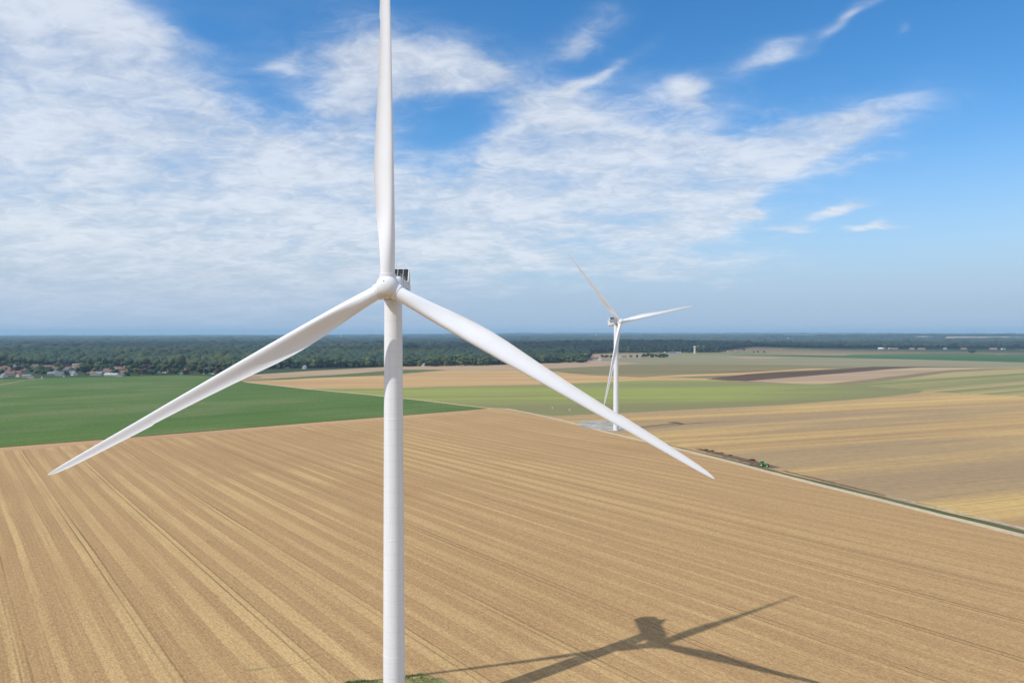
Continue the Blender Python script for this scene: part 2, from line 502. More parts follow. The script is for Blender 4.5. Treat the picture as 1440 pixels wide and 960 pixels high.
sheet("olive_wedge_field", [(1135, 541.2), (1170, 539), (1230, 532.5), (1293, 525), (1340, 520), (1390, 517.8), (1440, 517.8), (1425, 519), (1345, 522.6), (1280, 531.5), (1210, 541)], M_olived, "dull olive wedge beside the striped field")
sheet("striped_field", [(1196, 541.5), (1280, 531.2), (1342, 522.4), (1425, 518.8), (1800, 521), (1800, 563), (1440, 559), (1300, 552), (1230, 545)], M_striped, "yellow and green striped stubble field at the right edge")
sheet("lime_field", [(430, 546.4), (540, 546), (620, 543.4), (770, 540.8), (830, 537.8), (900, 534.8), (1000, 534.5), (1060, 537.5), (1150, 540.3), (1210, 541.7), (1262, 546), (1300, 549.2), (1290, 553), (1230, 560), (1100, 570), (1000, 574.5), (900, 580), (780, 585.5), (745, 582), (692, 574.5), (600, 563.5)], M_lime, "bright yellow green meadow behind the second turbine")
TRK = [(712, 574.6), (745, 581), (790, 591), (820, 599), (860, 609.5), (900, 619), (945, 629.5), (980, 638), (1030, 650.5), (1100, 669), (1200, 694), (1300, 719), (1440, 754)]
P1 = G(1300, 719); P2 = G(1440, 754)
ex = (P2[0] + 6.5 * (P2[0] - P1[0]), P2[1] + 6.5 * (P2[1] - P1[1]))
TRKW = TRK + [(ex[0], ex[1], W)]
sheet("combed_field", [(745, 581), (780, 585), (900, 579.6), (1000, 574), (1100, 569.5), (1230, 559.5), (1290, 552.6), (1310, 551), (1440, 557.5), (1800, 561), (1150, 330, W), (900, -60, W), (ex[0], ex[1], W)] + TRK[:1:-1], M_f7, "tan stubble field on the far side of the chalk track")
sheet("beet_field", [(-1500, 560, W), (-1500, 1050, W), (0, 533.5), (120, 530.5), (180, 529), (250, 528), (310, 529), (345, 537), (430, 546.5), (600, 563.5), (692, 574), (540, 586), (0, 629.5), (-956, -10, W)], M_beet, "dark green beet field stretching to the left edge")
sheet("stubble_field", [(692, 574), (540, 587), (0, 629.5), (-956, -14, W), (-1100, -500, W), (500, -500, W), (ex[0], ex[1], W)] + TRK[::-1], M_stub, "large golden wheat stubble field under the near turbine")
strip("weed_line", [(338, 946), (372, 942), (405, 937), (432, 930), (448, 922)], [.2, .5, .4, .2], M_rough2, "faint curved line of weeds in the stubble near the bottom left", step=1.1, jit=.45)
# headlands: the turning strips along the two edges of the stubble
A = np.array(G(0, 629.5)); B = np.array(G(692, 574)); dr = (B - A) / np.linalg.norm(B - A); nn = np.array([dr[1], -dr[0]])
A0 = A - dr * 760
sheet("headland", [(*(A0 + nn * 1), W), (*(B - dr * 6 + nn * 1), W), (*(B - dr * 40 + nn * 19), W), (*(A0 + nn * 19), W)], M_head, "brown headland strip between beet field and wheat stubble")
# tracks
strip("field_path", [(345, 537), (430, 546.6), (520, 555), (600, 563.6), (660, 570.8), (692, 574.3), (712, 574.6)], [7, 6, 5, 4.5], M_pale_edge, "pale dirt margin between beet field and lime meadow")
strip("chalk_track", TRKW, [4.0, 4.2, 4.6, 4.6], M_track, "pale chalk farm track running diagonally to the right edge", jit=.12)
strip("field_path", [(-60, 552), (0, 541), (30, 535.5), (62, 532)], 4.0, M_tanfar, "pale path leading to the village on the left")


def offset_line(line, off):
    P = np.array([p[:2] if len(p) == 3 else G(*p) for p in line], float)
    d = np.gradient(P, axis=0); d /= np.linalg.norm(d, axis=1)[:, None]
    return [(p[0] - q[1] * off, p[1] + q[0] * off, W) for p, q in zip(P, d)]


LA = [(900, 619), (945, 629.5), (980, 638), (1030, 650.5), (1100, 669), (1200, 694), (1300, 719), (1440, 754), (ex[0], ex[1], W)]
strip("grass_verge", offset_line(LA, 4.9), [1.0, 3.4, 5.2, 5.6, 5.2], M_verge, "dull green grass verge along the chalk track", jit=.6)
strip("turned_soil", offset_line([(960, 633), (980, 638), (1030, 650.5), (1068, 660.5)], 12.0), [5, 8, 8, 6], M_soil, "strip of freshly turned dark soil behind the tractor", step=2, jit=.8)
strip("soil_line", offset_line([(1082, 664.3), (1150, 681.5), (1225, 700.2)], 10.2), [2.2, 2.4, 1.6], M_soil, "thin dark soil line along the verge ahead of the tractor", step=2, jit=.5)
strip("stony_line", offset_line([(1215, 697.8), (1300, 719), (1440, 754), (ex[0], ex[1], W)], 10.6), [1.0, 3.0, 3.5, 3.0], M_gravel, "pale stony line along the verge near the right edge", step=3, jit=.6)


# gravel pad of the second turbine and grass round the near one
def blob_sheet(name, cx, cy, rx, ry, mat, label, rot=0, amp=.15, n=48):
    z = .004 * LAYER[0]; LAYER[0] += 1
    ph = [random.uniform(0, 6.28) for _ in range(6)]
    V = [(cx, cy, z)]
    for k in range(n):
        t = 2 * pi * k / n
        r = 1 + amp * sum(sin((j + 2) * t + ph[j]) / (j + 2) for j in range(6))
        x = rx * r * cos(t); y = ry * r * sin(t)
        V.append((cx + x * cos(rot) - y * sin(rot), cy + x * sin(rot) + y * cos(rot), z))
    F = [(0, 1 + k, 1 + (k + 1) % n) for k in range(n)]
    o = mesh_obj(name, V, F, mat)
    tag(o, label, kind="structure"); return o


px_, py_ = G(846, 599)
blob_sheet("gravel_pad", px_ + 2, py_ + 4, 21, 28, M_gravel, "grey gravel hardstanding at the foot of the second turbine", .2)
T1 = (-22.3, 128.27)
T2 = (79.41, 520.76)
M_rough = field_mat("rough_grass", (.16, .17, .06), (.26, .22, .10), 20, 2.5, .6, 5, (.30, .22, .11), .7, .12, grain=.35, patch_run=1.0)
PATCH = [(T1[0] + 1.6, T1[1] + .3, 9.0, 19.3), (T1[0] - 9.5, T1[1] + 15.6, 4.5, 1.7)]
for (cx_, cy_, rx_, ry_), lb_ in zip(PATCH, ("rough green grass patch round the near tower's foot", "thin streak of green grass left of the near tower's foot")):
    blob_sheet("grass_patch", cx_, cy_, rx_, ry_, M_rough, lb_, 0, .12)

# grass tufts on that patch (nobody could count them)
V = []; F = []; tn = []
for _ in range(3600):
    cx_, cy_, rx_, ry_ = PATCH[0 if random.random() < .9 else 1]
    a = random.uniform(0, 6.28); r = math.sqrt(random.random())
    x = cx_ + rx_ * 1.03 * r * cos(a); y = cy_ + ry_ * 1.03 * r * sin(a)
    if math.hypot(x - T1[0], y - T1[1]) < 3.6: continue
    tt_ = random.random()
    hh = random.uniform(.1, .3) * (2.0 if random.random() < .08 else 1)
    for _k in range(5):
        b = random.uniform(0, 6.28); wv = random.uniform(.04, .12); ln = random.uniform(.15, .5)
        bx, by = x + random.uniform(-.25, .25), y + random.uniform(-.25, .25)
        i = len(V)
        V += [(bx - wv * sin(b), by + wv * cos(b), .1), (bx + wv * sin(b), by - wv * cos(b), .1), (bx + ln * cos(b), by + ln * sin(b), .1 + hh)]
        F.append((i, i + 1, i + 2)); tn += [tt_] * 3


def leaf_mat(name, dark, light, dry=None, hue=False):
    m, n, b = new_mat(name, .8, .15)
    at = n.new("ShaderNodeAttribute", attribute_name="tint")
    g = n.new("ShaderNodeNewGeometry")
    oi = n.new("ShaderNodeObjectInfo")
    f = n.m("ADD", n.m("MULTIPLY", at.outputs["Fac"], .75), n.m("MULTIPLY", n.noise(g.outputs["Position"], .35, 4, .65), .3), clamp=True)
    c = n.mix(f, dark, light)
    if hue:   # stands and single trees lean to olive or to blue green
        h1 = n.noise(g.outputs["Position"], .0045, 3, .6); h2 = n.noise(g.outputs["Position"], .045, 2, .5)
        hh_ = n.m("ADD", n.m("MULTIPLY", h1, .5), n.m("MULTIPLY", h2, .5))
        c = n.mix(n.mapr(hh_, .40, .62), n.vm("MULTIPLY", c, (.72, .95, 1.25)), n.vm("MULTIPLY", c, (1.45, 1.08, .75)))
    if dry is not None:
        c = n.mix(n.mapr(at.outputs["Fac"], .9, .97, 0, .8), c, dry)
    n.put(b.inputs["Base Color"], c)
    return m


M_tuft = leaf_mat("tuft_grass", (.10, .145, .035), (.22, .25, .08), (.40, .32, .15))
o = tri_mesh("grass", np.array(V), np.array(F), M_tuft, tn, False)
tag(o, "rough grass growing round the near tower's foot", "grass", kind="stuff")

# ------------------------------------------------------------------ turbines
M_white = paint("turbine_white", (.72, .735, .76), .38, .4, .025, .25)
M_blade = paint("blade_gelcoat", (.75, .765, .79), .36, .35, .02, .2)
M_nac = paint("nacelle_shell", (.68, .695, .715), .45, .35, .04, .5)
M_dark = paint("radiator_dark", (.022, .024, .028), .6, .3, .2, 3)
M_steel = paint("galvanised_steel", (.42, .43, .44), .45, .5, .1, 2, .6)
M_conc = paint("foundation_concrete", (.42, .40, .37), .9, .1, .15, 1.5)
M_logo = paint("faded_lettering", (.34, .37, .38), .6, .2, .05)
M_door = paint("door_grey", (.5, .52, .53), .5, .3, .05)
M_red = paint("beacon_red", (.35, .05, .04), .4, .4, .05)


def spinner_mat():
    m, n, b = new_mat("spinner_shell", .4, .35)
    tc = n.new("ShaderNodeTexCoord")
    x, y, z = n.sep(tc.outputs["Object"])
    st = n.noise(n.comb(n.m("MULTIPLY", x, 2.2), n.m("MULTIPLY", y, .8), n.m("MULTIPLY", z, .6)), 1.0, 5, .65)
    low = n.mapr(z, -.9, -2.1)      # light bounced off the stubble painted under the nose, plus a little grime
    c = n.mix(n.m("MULTIPLY", low, n.mapr(st, .38, .62, .25, .85)), (.72, .735, .755), (.48, .40, .25))
    n.put(b.inputs["Base Color"], c)
    return m


M_spin = spinner_mat()


def tower_mat():
    m, n, b = new_mat("tower_paint", .42, .35)
    tc = n.new("ShaderNodeTexCoord")
    x, y, z = n.sep(tc.outputs["Object"])
    st = n.noise(n.comb(n.m("MULTIPLY", x, 1.6), n.m("MULTIPLY", y, 1.6), n.m("MULTIPLY", z, .05)), 1.0, 4, .6)
    c = n.vm("SCALE", (.73, .75, .775), n.mapr(st, .3, .7, .95, 1.03))
    # weld seams between the rolled cans
    s = n.m("FRACT", n.m("DIVIDE", z, 2.9))
    ln = n.mapr(n.m("ABSOLUTE", n.m("SUBTRACT", s, .5)), .015, .03, .32, 0)
    c = n.mix(ln, c, (.55, .56, .57))
    n.put(b.inputs["Base Color"], c)
    return m


M_tower = tower_mat()

BR = 66.0
tab = np.array([  # r, leading, trailing, thickness/chord, twist
    [1.9, 1.28, 1.28, 1.00, 0], [3.2, 1.28, 1.28, 1.0, 2], [5, 1.30, 1.36, .93, 6], [8, 1.34, 1.62, .76, 11], [11, 1.33, 1.95, .58, 14], [14, 1.30, 2.28, .46, 14],
    [17, 1.26, 2.48, .385, 12.5], [20, 1.21, 2.55, .34, 10.5], [23.5, 1.15, 2.42, .31, 8.8], [27, 1.06, 2.16, .285, 7.2], [32, .94, 1.84, .26, 5.2], [38, .80, 1.55, .235, 3.4], [42, .73, 1.40, .22, 2.4],
    [46.2, .62, 1.27, .21, 1.5], [46.7, .61, 1.40, .20, 1.4], [51, .52, 1.26, .19, .6], [56, .43, 1.06, .18, 0], [60, .36, .88, .175, -.5], [62.5, .30, .72, .17, -.8], [64.2, .22, .52, .17, -1], [65.2, .13, .30, .18, -1], [65.8, .04, .10, .2, -1]])
CONE, PB = .0751, -1.14


def blade_mesh():
    nst = 72
    t_ = np.linspace(0, 1, nst)
    rr = 1.9 + (65.8 - 1.9) * (t_ + .10 * np.sin(2 * pi * t_) / (2 * pi) * 0)
    rr = np.unique(np.concatenate([rr, [46.2, 46.7, 64.2, 64.8, 65.2, 65.55]]))
    npt = 28
    V = []; F = []
    for r in rr:
        le, te, th, tw = [np.interp(r, tab[:, 0], tab[:, k]) for k in (1, 2, 3, 4)]
        c = le + te
        bl = np.clip((r - 3) / 12.0, 0, 1); bl = bl * bl * (3 - 2 * bl)   # circle -> aerofoil
        s = r / BR
        oz = r * 1.012 * cos(CONE); oy = -(r * sin(CONE) + PB * s ** 2.5)
        ct, st = cos(radians(tw)), sin(radians(tw))
        for k in range(npt):
            ph = 2 * pi * k / npt
            xc = .5 * (1 - cos(ph))
            up = 1 if ph <= pi else -1
            yt = 5 * th * (.2969 * math.sqrt(max(xc, 0)) - .126 * xc - .3516 * xc ** 2 + .2843 * xc ** 3 - .1036 * xc ** 4)
            yc = .30 * th * 6.75 * xc * xc * (1 - xc) + .02 * 4 * xc * (1 - xc)
            ya = yc + up * yt
            yk = up * .5 * th * math.sqrt(max(0, 4 * xc * (1 - xc)))
            yy = (ya * bl + yk * (1 - bl)) * c
            xx = le - xc * c
            X = xx * ct + yy * st; Yl = -xx * st + yy * ct
            V.append((X, oy + Yl, oz))
    m = len(rr)
    for j in range(m - 1):
        for k in range(npt):
            F.append((j * npt + k, j * npt + (k + 1) % npt, (j + 1) * npt + (k + 1) % npt, (j + 1) * npt + k))
    F.append(tuple(range(npt))); F.append(tuple((m - 1) * npt + k for k in range(npt)))
    return V, F


from mathutils import Matrix, Euler


def copy_tree(o, parent=None):
    c = o.copy(); COL.objects.link(c)
    if parent is not None: c.parent = parent
    for ch in [x for x in o.children]: copy_tree(ch, c)
    return c


HUBZ, OVER = 82.83, 5.92


def make_turbine(loc, yaw, tilt, az, label):
    root = empty("wind_turbine", (loc[0], loc[1], 0), yaw)
    tag(root, label, "wind turbine", "white wind turbines in the fields")
    # tower: tapered cans with fine flange lines
    prof = []
    zs = np.linspace(.35, 80.75, 60)
    Rz = lambda z: 2.03 - .37 * (max(z - 12, 0) / 68.7) ** 1.0
    for z in zs: prof.append((Rz(z), z))
    for zf in (14.0, 36.0, 58.5):
        R = Rz(zf); prof += [(R, zf - .12), (R + .018, zf - .1), (R + .018, zf + .1), (R, zf + .12)]
    prof.sort(key=lambda p: p[1])
    g = Geo().lathe(prof, 64)
    tw = shade_angle(g.build("tower", M_tower, root), 40)
    d = Geo()
    d.box((0, -2.05, 2.9), (.95, .10, 2.1)); shade_angle(d.build("door", M_door, tw), 30)
    s = Geo()
    for k in range(7): s.box((0, -2.5 - k * .27, 1.72 - k * .22), (1.2, .28, .05))
    for sx in (-.62, .62):
        s.tube((sx, -2.3, 1.8), (sx, -4.3, .2), .035, n=6); s.tube((sx, -2.3, 2.8), (sx, -4.3, 1.2), .025, n=6)
        s.tube((sx, -2.3, 1.8), (sx, -2.3, 2.8), .025, n=6); s.tube((sx, -4.3, .1), (sx, -4.3, 1.2), .025, n=6)
    s.build("stairs", M_steel, tw)
    f = Geo().lathe([(3.4, -.4), (3.4, .25), (3.25, .36), (2.2, .4)], 48)
    shade_angle(f.build("foundation", M_conc, root), 30)
    # head frame: everything above the tower tilts with the shaft
    T = Matrix.Rotation(-tilt, 4, "X")
    hub = Matrix.Translation((0, -OVER, HUBZ)) @ T
    # nacelle, coordinates relative to the tower axis at hub height; front is -Y
    n = Geo().box((0, 3.0, .02), (4.0, 12.4, 4.05), bev=.45)
    nac = shade_angle(n.build("nacelle", M_nac, root), 25)
    nac.matrix_local = Matrix.Translation((0, 0, HUBZ)) @ T
    b = Geo(); b.lathe([(1.55, 3.1), (1.7, 3.3), (1.7, 3.9), (1.5, 4.2)], 40, "y")
    shade_angle(b.build("main_bearing", M_nac, nac), 30)
    for yy in (-.6, 2.4, 5.4):
        b = Geo(); b.box((2.02, yy, 0), (.03, .05, 3.2)); b.box((-2.02, yy, 0), (.03, .05, 3.2)); b.box((0, yy, 2.065), (3.2, .05, .03))
        b.build("panel_seam", M_logo, nac)
    for sx in (-1, 1):
        l = Geo()
        x0 = 3.2
        for k, (w, h) in enumerate(((.35, .55), (.3, .42), (.3, .42), (.3, .55), (.3, .42), (.3, .42))):
            l.box((sx * 2.02, x0 + k * .52, .15 + (h - .42) / 2), (.02, w, h))
        l.build("lettering", M_logo, nac)
    hb = Geo(); hb.box((0, 3.4, 2.1), (1.3, 1.5, .14), bev=.06); hb.build("roof_hatch", M_nac, nac)
    rl = Geo()
    for sx in (-1.7, 1.7):
        rl.tube((sx, -2.4, 2.55), (sx, 4.4, 2.55), .035, n=6)
        for yy in (-2.4, -.7, 1.0, 2.7, 4.4): rl.tube((sx, yy, 2.0), (sx, yy, 2.55), .03, n=6)
    rl.build("roof_rail", M_steel, nac)
    # cooler on the roof: leaning radiator in a white frame
    cr = Geo()
    lean = radians(27)
    Rx = np.array(Matrix.Rotation(-lean, 3, "X"))
    base = np.array([0, 4.4, 1.75])
    up = np.array([0, sin(lean), cos(lean)])
    H = 3.05
    for sx in (-2.13, 2.13):   # tapered side plates
        o_ = np.array([sx, 0, 0])
        a = base + o_ + np.array([0, -.2, 0]); b_ = a + up * H; c_ = b_ + np.array([0, .5, 0]); d_ = base + o_ + np.array([0, 2.6, 0])
        w = np.array([.07, 0, 0])
        P = [a - w, b_ - w, c_ - w, d_ - w, a + w, b_ + w, c_ + w, d_ + w]
        cr.add(P, [(0, 1, 2, 3), (7, 6, 5, 4), (0, 4, 5, 1), (1, 5, 6, 2), (2, 6, 7, 3), (3, 7, 4, 0)])
    for hgt in (.08, H - .05):
        p = base + up * hgt
        cr.box(p, (4.2, .22, .10), Rx)
    cool = shade_angle(cr.build("cooler", M_nac, nac), 30)
    for k in range(4):
        x0 = -1.575 + k * 1.05
        rd = Geo()
        p = base + up * (H / 2)
        rd.box(np.array([x0, 0, 0]) + p, (.99, .16, H - .3), Rx)
        for j in range(13):
            rd.box(np.array([x0, 0, 0]) + base + up * (.3 + j * (H - .6) / 12) + np.array([0, -.1 * cos(lean), .1 * sin(lean)]), (.86, .05, .05), Rx)
        rd.build("radiator", M_dark, cool)
    br = Geo()
    for k in range(5):
        br.box(np.array([-2.1 + k * 1.05, 0, 0]) + base + up * (H / 2) + np.array([0, -.06, 0]), (.06, .2, H - .25), Rx)
    br.build("frame_bar", M_nac, cool)
    ms = Geo(); tp = base + up * H
    ms.tube(tp + np.array([-.35, .1, 0]), tp + np.array([-.35, .1, 1.35]), .035, n=6)
    ms.build("antenna", M_steel, nac); ms = Geo()
    ms.tube(tp + np.array([1.35, .1, 0]), tp + np.array([1.35, .1, .6]), .035, n=6)
    ms.tube(tp + np.array([1.35, .1, .55]), tp + np.array([1.75, .1, .75]), .03, n=6)
    ms.build("wind_vane", M_steel, nac)
    bc = Geo()
    bc.lathe([(.16, 0), (.16, .3), (.1, .38)], 12, off=tp + np.array([-1.5, .15, .05]))
    bc.build("beacon", M_red, nac)
    yb = Geo().lathe([(1.75, -2.15), (1.75, -1.9)], 40)
    yb.build("yaw_ring", M_steel, nac)
    # spinner: three-sided rounded nose, h runs upwind
    def mod(t, h):
        k = max(0.0, min(1.0, (2.0 - h) / 1.2))
        return 1 + .045 * k * cos(3 * (t - az))
    sp = Geo().lathe([(1.7, -2.05), (2.05, -2.0), (2.12, -1.85), (2.16, -1.0), (2.17, -.2), (2.14, .35), (2.04, .85), (1.86, 1.25), (1.6, 1.6), (1.25, 1.9), (.85, 2.1), (.45, 2.2), (.12, 2.23)], 72, "y", mod=mod)
    spn = shade_angle(sp.build("spinner", M_spin, root), 45)
    spn.matrix_local = hub
    gp = Geo().lathe([(1.9, -2.35), (1.9, -2.0)], 48, "y"); gp.build("rear_gap_shade", M_dark, spn)  # dark ring standing in for the shade in the gap behind the spinner
    ht = Geo(); ht.lathe([(.14, 2.0), (.14, 2.12), (.1, 2.14)], 16, "y", off=(-.32, .02, .78))
    ht.build("nose_hatch", M_dark, spn)
    for k in range(3):
        col = Geo().lathe([(1.50, 1.1), (1.50, 2.22), (1.44, 2.28), (1.33, 2.28), (1.33, 2.34)], 48)
        co = shade_angle(col.build("blade_collar", M_nac, spn), 40)
        co.matrix_local = Matrix.Rotation(az + k * 2 * pi / 3, 4, "Y")
    V_, F_ = blade_mesh()
    bl0 = mesh_obj("blade", V_, F_, M_blade, root)
    shade_angle(bl0, 50)
    bl0.matrix_local = hub @ Matrix.Rotation(az, 4, "Y")
    for k in (1, 2):
        c = bl0.copy(); COL.objects.link(c); c.parent = root
        c.matrix_local = hub @ Matrix.Rotation(az + k * 2 * pi / 3, 4, "Y")
    return root


make_turbine(T1, .0047, .0299, .0072, "large white wind turbine nearest, facing us, rising from the golden stubble")
make_turbine(T2, .4061, .1427, -.7093, "smaller distant white wind turbine turned aside, beside a grey gravel pad")

# ------------------------------------------------------------------ trees
def ico(sub):
    import bmesh
    bm = bmesh.new(); bmesh.ops.create_icosphere(bm, subdivisions=sub, radius=1.0)
    V = np.array([v.co[:] for v in bm.verts]); F = np.array([[v.index for v in f.verts] for f in bm.faces]); bm.free()
    return V, F


ICO = {s: ico(s) for s in (1, 2, 3)}


def lumpy(sub, amp, seed):
    V, F = ICO[sub]
    r = np.random.default_rng(seed)
    d = np.ones(len(V))
    for _ in range(14):
        c = r.normal(size=3); c /= np.linalg.norm(c)
        d += amp * r.uniform(-.7, 1) * np.exp(-((V - c) ** 2).sum(1) / .18)
    d *= 1 + amp * .5 * r.normal(size=len(V))
    return V * d[:, None], F


def crown(kind, seed):
    """unit-height crown of leaf clumps plus loose sprays; returns verts, faces, tint"""
    r = np.random.default_rng(seed)
    Vs = []; Fs = []; Ts = []; b = 0
    nl = {"round": 16, "tall": 15, "conifer": 12, "bush": 10}[kind]
    for k in range(nl):
        if kind == "round":
            t = r.uniform(0, 6.28); h = r.uniform(.28, .9); w = .38 * math.sqrt(max(.05, 1 - ((h - .55) / .5) ** 2))
            c = np.array([w * cos(t) * r.uniform(.3, 1), w * sin(t) * r.uniform(.3, 1), h]); s = r.uniform(.12, .22)
        elif kind == "tall":
            t = r.uniform(0, 6.28); h = r.uniform(.2, .93); w = .2 * math.sqrt(max(.03, 1 - ((h - .5) / .55) ** 2))
            c = np.array([w * cos(t) * r.uniform(.2, 1), w * sin(t) * r.uniform(.2, 1), h]); s = r.uniform(.08, .15)
        elif kind == "conifer":
            h = .15 + .8 * k / nl; t = r.uniform(0, 6.28); w = .2 * (1.02 - h)
            c = np.array([w * cos(t) * .6, w * sin(t) * .6, h]); s = .05 + .17 * (1.03 - h)
        else:
            t = r.uniform(0, 6.28); c = np.array([.5 * cos(t) * r.uniform(0, 1), .5 * sin(t) * r.uniform(0, 1), r.uniform(.25, .7)]); s = r.uniform(.2, .33)
        V, F = lumpy(2, .28, seed * 100 + k)
        Vs.append(V * s * np.array([1.1, 1.1, .85]) + c); Fs.append(F + b); Ts.append(np.full(len(V), r.uniform(0, .8))); b += len(V)
    # loose leaf sprays roughen the outline
    allv = np.concatenate(Vs)
    for k in range(220):
        p = allv[r.integers(len(allv))]; q = p + r.normal(size=3) * .035
        d1 = r.normal(size=3) * .045; d2 = r.normal(size=3) * .045
        Vs.append(np.array([q, q + d1, q + d2])); Fs.append(np.array([[0, 1, 2]]) + b); Ts.append(np.full(3, r.uniform(0, 1))); b += 3
    return np.concatenate(Vs), np.concatenate(Fs), np.concatenate(Ts)


M_leafd = leaf_mat("leaf_dark", (.020, .034, .014), (.050, .078, .026))
M_leafm = leaf_mat("leaf_mid", (.034, .055, .018), (.085, .12, .036))
M_leafp = leaf_mat("leaf_pale", (.06, .085, .03), (.14, .17, .06))
M_leafr = leaf_mat("leaf_copper", (.05, .03, .022), (.10, .055, .038))
M_dry = leaf_mat("dry_brush", (.09, .05, .03), (.18, .105, .06))
M_bark = paint("bark", (.09, .07, .05), .9, .1, .3, 2)
CROWNS = {}
KINDS = {"dark_round": ("round", M_leafd), "mid_round": ("round", M_leafm), "pale_round": ("round", M_leafp), "dark_tall": ("tall", M_leafd), "mid_tall": ("tall", M_leafm),
         "conifer": ("conifer", M_leafd), "copper": ("round", M_leafr), "dark_bush": ("bush", M_leafd), "mid_bush": ("bush", M_leafm), "dry_bush": ("bush", M_dry)}
TRUNK = {}


def tree(x, y, h, wscale, kind, label, group, name="tree", cat="tree", z=None):
    var = random.randrange(3)
    key = (kind, var)
    shp, mat = KINDS[kind]
    if key not in CROWNS:
        V, F, T = crown(shp, 37 * (list(KINDS).index(kind) + 1) + var)
        me = tri_mesh("crown", V, F, mat, T)
        CROWNS[key] = me.data
        bpy.data.objects.remove(me)
    if shp not in TRUNK:
        g = Geo(); th = .5 if shp != "bush" else .3
        g.tube((0, 0, -.01), (0, 0, th * .5), .028, .02, 8, False); g.tube((0, 0, th * .5), (.02, .01, th + .15), .02, .008, 8)
        for k in range(4):
            t = k * 1.57 + .4; g.tube((0, 0, th * (.55 + .1 * k)), (.16 * cos(t), .16 * sin(t), th * (.8 + .1 * k)), .011, .004, 6)
        t_ = g.build("trunk", M_bark); TRUNK[shp] = t_.data; bpy.data.objects.remove(t_)
    z0 = float(terrain(x, y)) if z is None else z
    root = empty(name, (x, y, z0), random.uniform(0, 6.28))
    tag(root, label, cat, group)
    c = bpy.data.objects.new("crown", CROWNS[key]); COL.objects.link(c); c.parent = root
    c.scale = (h * wscale, h * wscale, h)
    t = bpy.data.objects.new("trunk", TRUNK[shp]); COL.objects.link(t); t.parent = root
    t.scale = (h, h, h)
    return root


def tree_px(px, py, hpx, wpx, kind, label, group, **k):
    x, y = G(px, py)
    h = hpx * y / FPX; w = wpx * y / FPX
    base = {"round": .92, "tall": .56, "conifer": .5, "bush": 1.2}[KINDS[kind][0]]
    return tree(x, y, h, w / h / base, kind, label, group, **k)


GV = "trees standing in the village"
rowsp = [(187, 526, 15, 14, "dark_round", "broad dark tree at the left end of the row before the village"),
         (198, 525.5, 12, 9, "dark_tall", "slim dark tree second in the row before the village"),
         (216, 527, 15, 15, "dark_round", "widest dark tree in the row before the village"),
         (230, 525.5, 14, 11, "mid_round", "green tree between dark ones in the row before the village"),
         (239, 525, 13, 9, "dark_tall", "narrow dark tree just left of the tallest in the village row"),
         (248, 526, 16, 13, "dark_round", "tallest dark tree right of centre in the row before the village"),
         (271, 525, 13, 10, "dark_round", "dark tree right beside the tall pale gabled house"),
         (282, 525, 12, 11, "mid_round", "mid green tree right of the tall gabled house and its dark tree"),
         (295, 525, 11, 12, "mid_bush", "low leafy tree behind the pale wall"),
         (308, 525, 14, 13, "copper", "coppery dark tree near the near blade"),
         (318, 526, 16, 12, "mid_round", "round green tree just behind the near turbine's left blade"),
         (120, 527, 15, 19, "dark_round", "very broad dark tree in front of the village's middle"),
         (178, 528.5, 6, 6, "dark_bush", "small dark bush at the end of the white shed"),
         (2, 527, 8, 7, "dark_round", "dark tree at the far left end of the village"),
         (56, 523, 9, 10, "mid_round", "green tree behind the blue grey roof"),
         (146, 522, 9, 9, "mid_round", "green tree behind the long white shed"),
         (93, 527.5, 7, 8, "dark_round", "dark tree beside the grey pointed roof")]
for r_ in rowsp: tree_px(*r_[:5], r_[5], GV)
for i in range(125):
    px = random.uniform(-15, 345); py = random.uniform(513.5, 527)
    k = random.choice(["dark_round", "mid_round", "dark_round", "dark_round", "mid_round", "pale_round", "dark_tall", "dark_round", "copper"])
    kd = {"dark_round": "dark green rounded", "mid_round": "mid green rounded", "pale_round": "pale green rounded", "mid_tall": "slim mid green", "dark_tall": "slim dark green", "copper": "coppery brown"}[k]
    h = random.uniform(4.5, 9.5)
    where = "among the left village houses" if px < 110 else ("among the middle village houses" if px < 215 else "behind the tree row right of the village")
    tree_px(px, py, h, h * random.uniform(.95, 1.5), k, f"{kd} tree {where}", GV + " " + kd + " " + where.split()[1 if px < 215 else 3])

# single trees further right
tree_px(1367, 497, 6.5, 9, "dark_round", "lone dark round tree standing in the far fields", "lone trees in the far fields")
GF = "trees round the farm and hamlet"
tree_px(817, 509.5, 8.5, 21, "dark_bush", "wide low dark tree clump left of the red roofed farm", GF)
for (px, py, h, w, k) in ((800, 509.5, 9, 12, "mid_round"), (806, 508, 11, 12, "mid_round")):
    tree_px(px, py, h, w, k, "green tree at the wood's end left of the farm", GF + " at the wood's end")
for (px, w, k) in ((847, 5, "copper"), (853, 6, "dark_bush"), (860, 6, "dark_bush")):
    tree_px(px, 502.5, 4, w, k, "low dark bush in the hedge between farm and second turbine", "hedge bushes by the farm")
for (px, h, w) in ((906, 6, 6), (911, 7, 7), (917, 6.5, 7), (923, 5.5, 6), (928, 6, 6), (934, 6.5, 8), (938, 5, 5)):
    tree_px(px, 503, h, w, "dark_round", "dark tree in the short row right of the second turbine", "short tree row right of the second turbine")
for (px, py, h) in ((887, 502.5, 3), (896, 502.8, 4), (903, 502.6, 3)):
    tree_px(px, py, h, 4, "copper", "small reddish bush among the hamlet roofs", "reddish hamlet bushes")
for (px, py, h, w) in ((1046, 494.5, 3.5, 5), (1060, 496, 2, 3), (1066, 496, 2.3, 3), (1075, 496, 2, 4)):
    tree_px(px, py, h, w, "dark_bush", "small dark bush in the pale far field", "far field bushes")
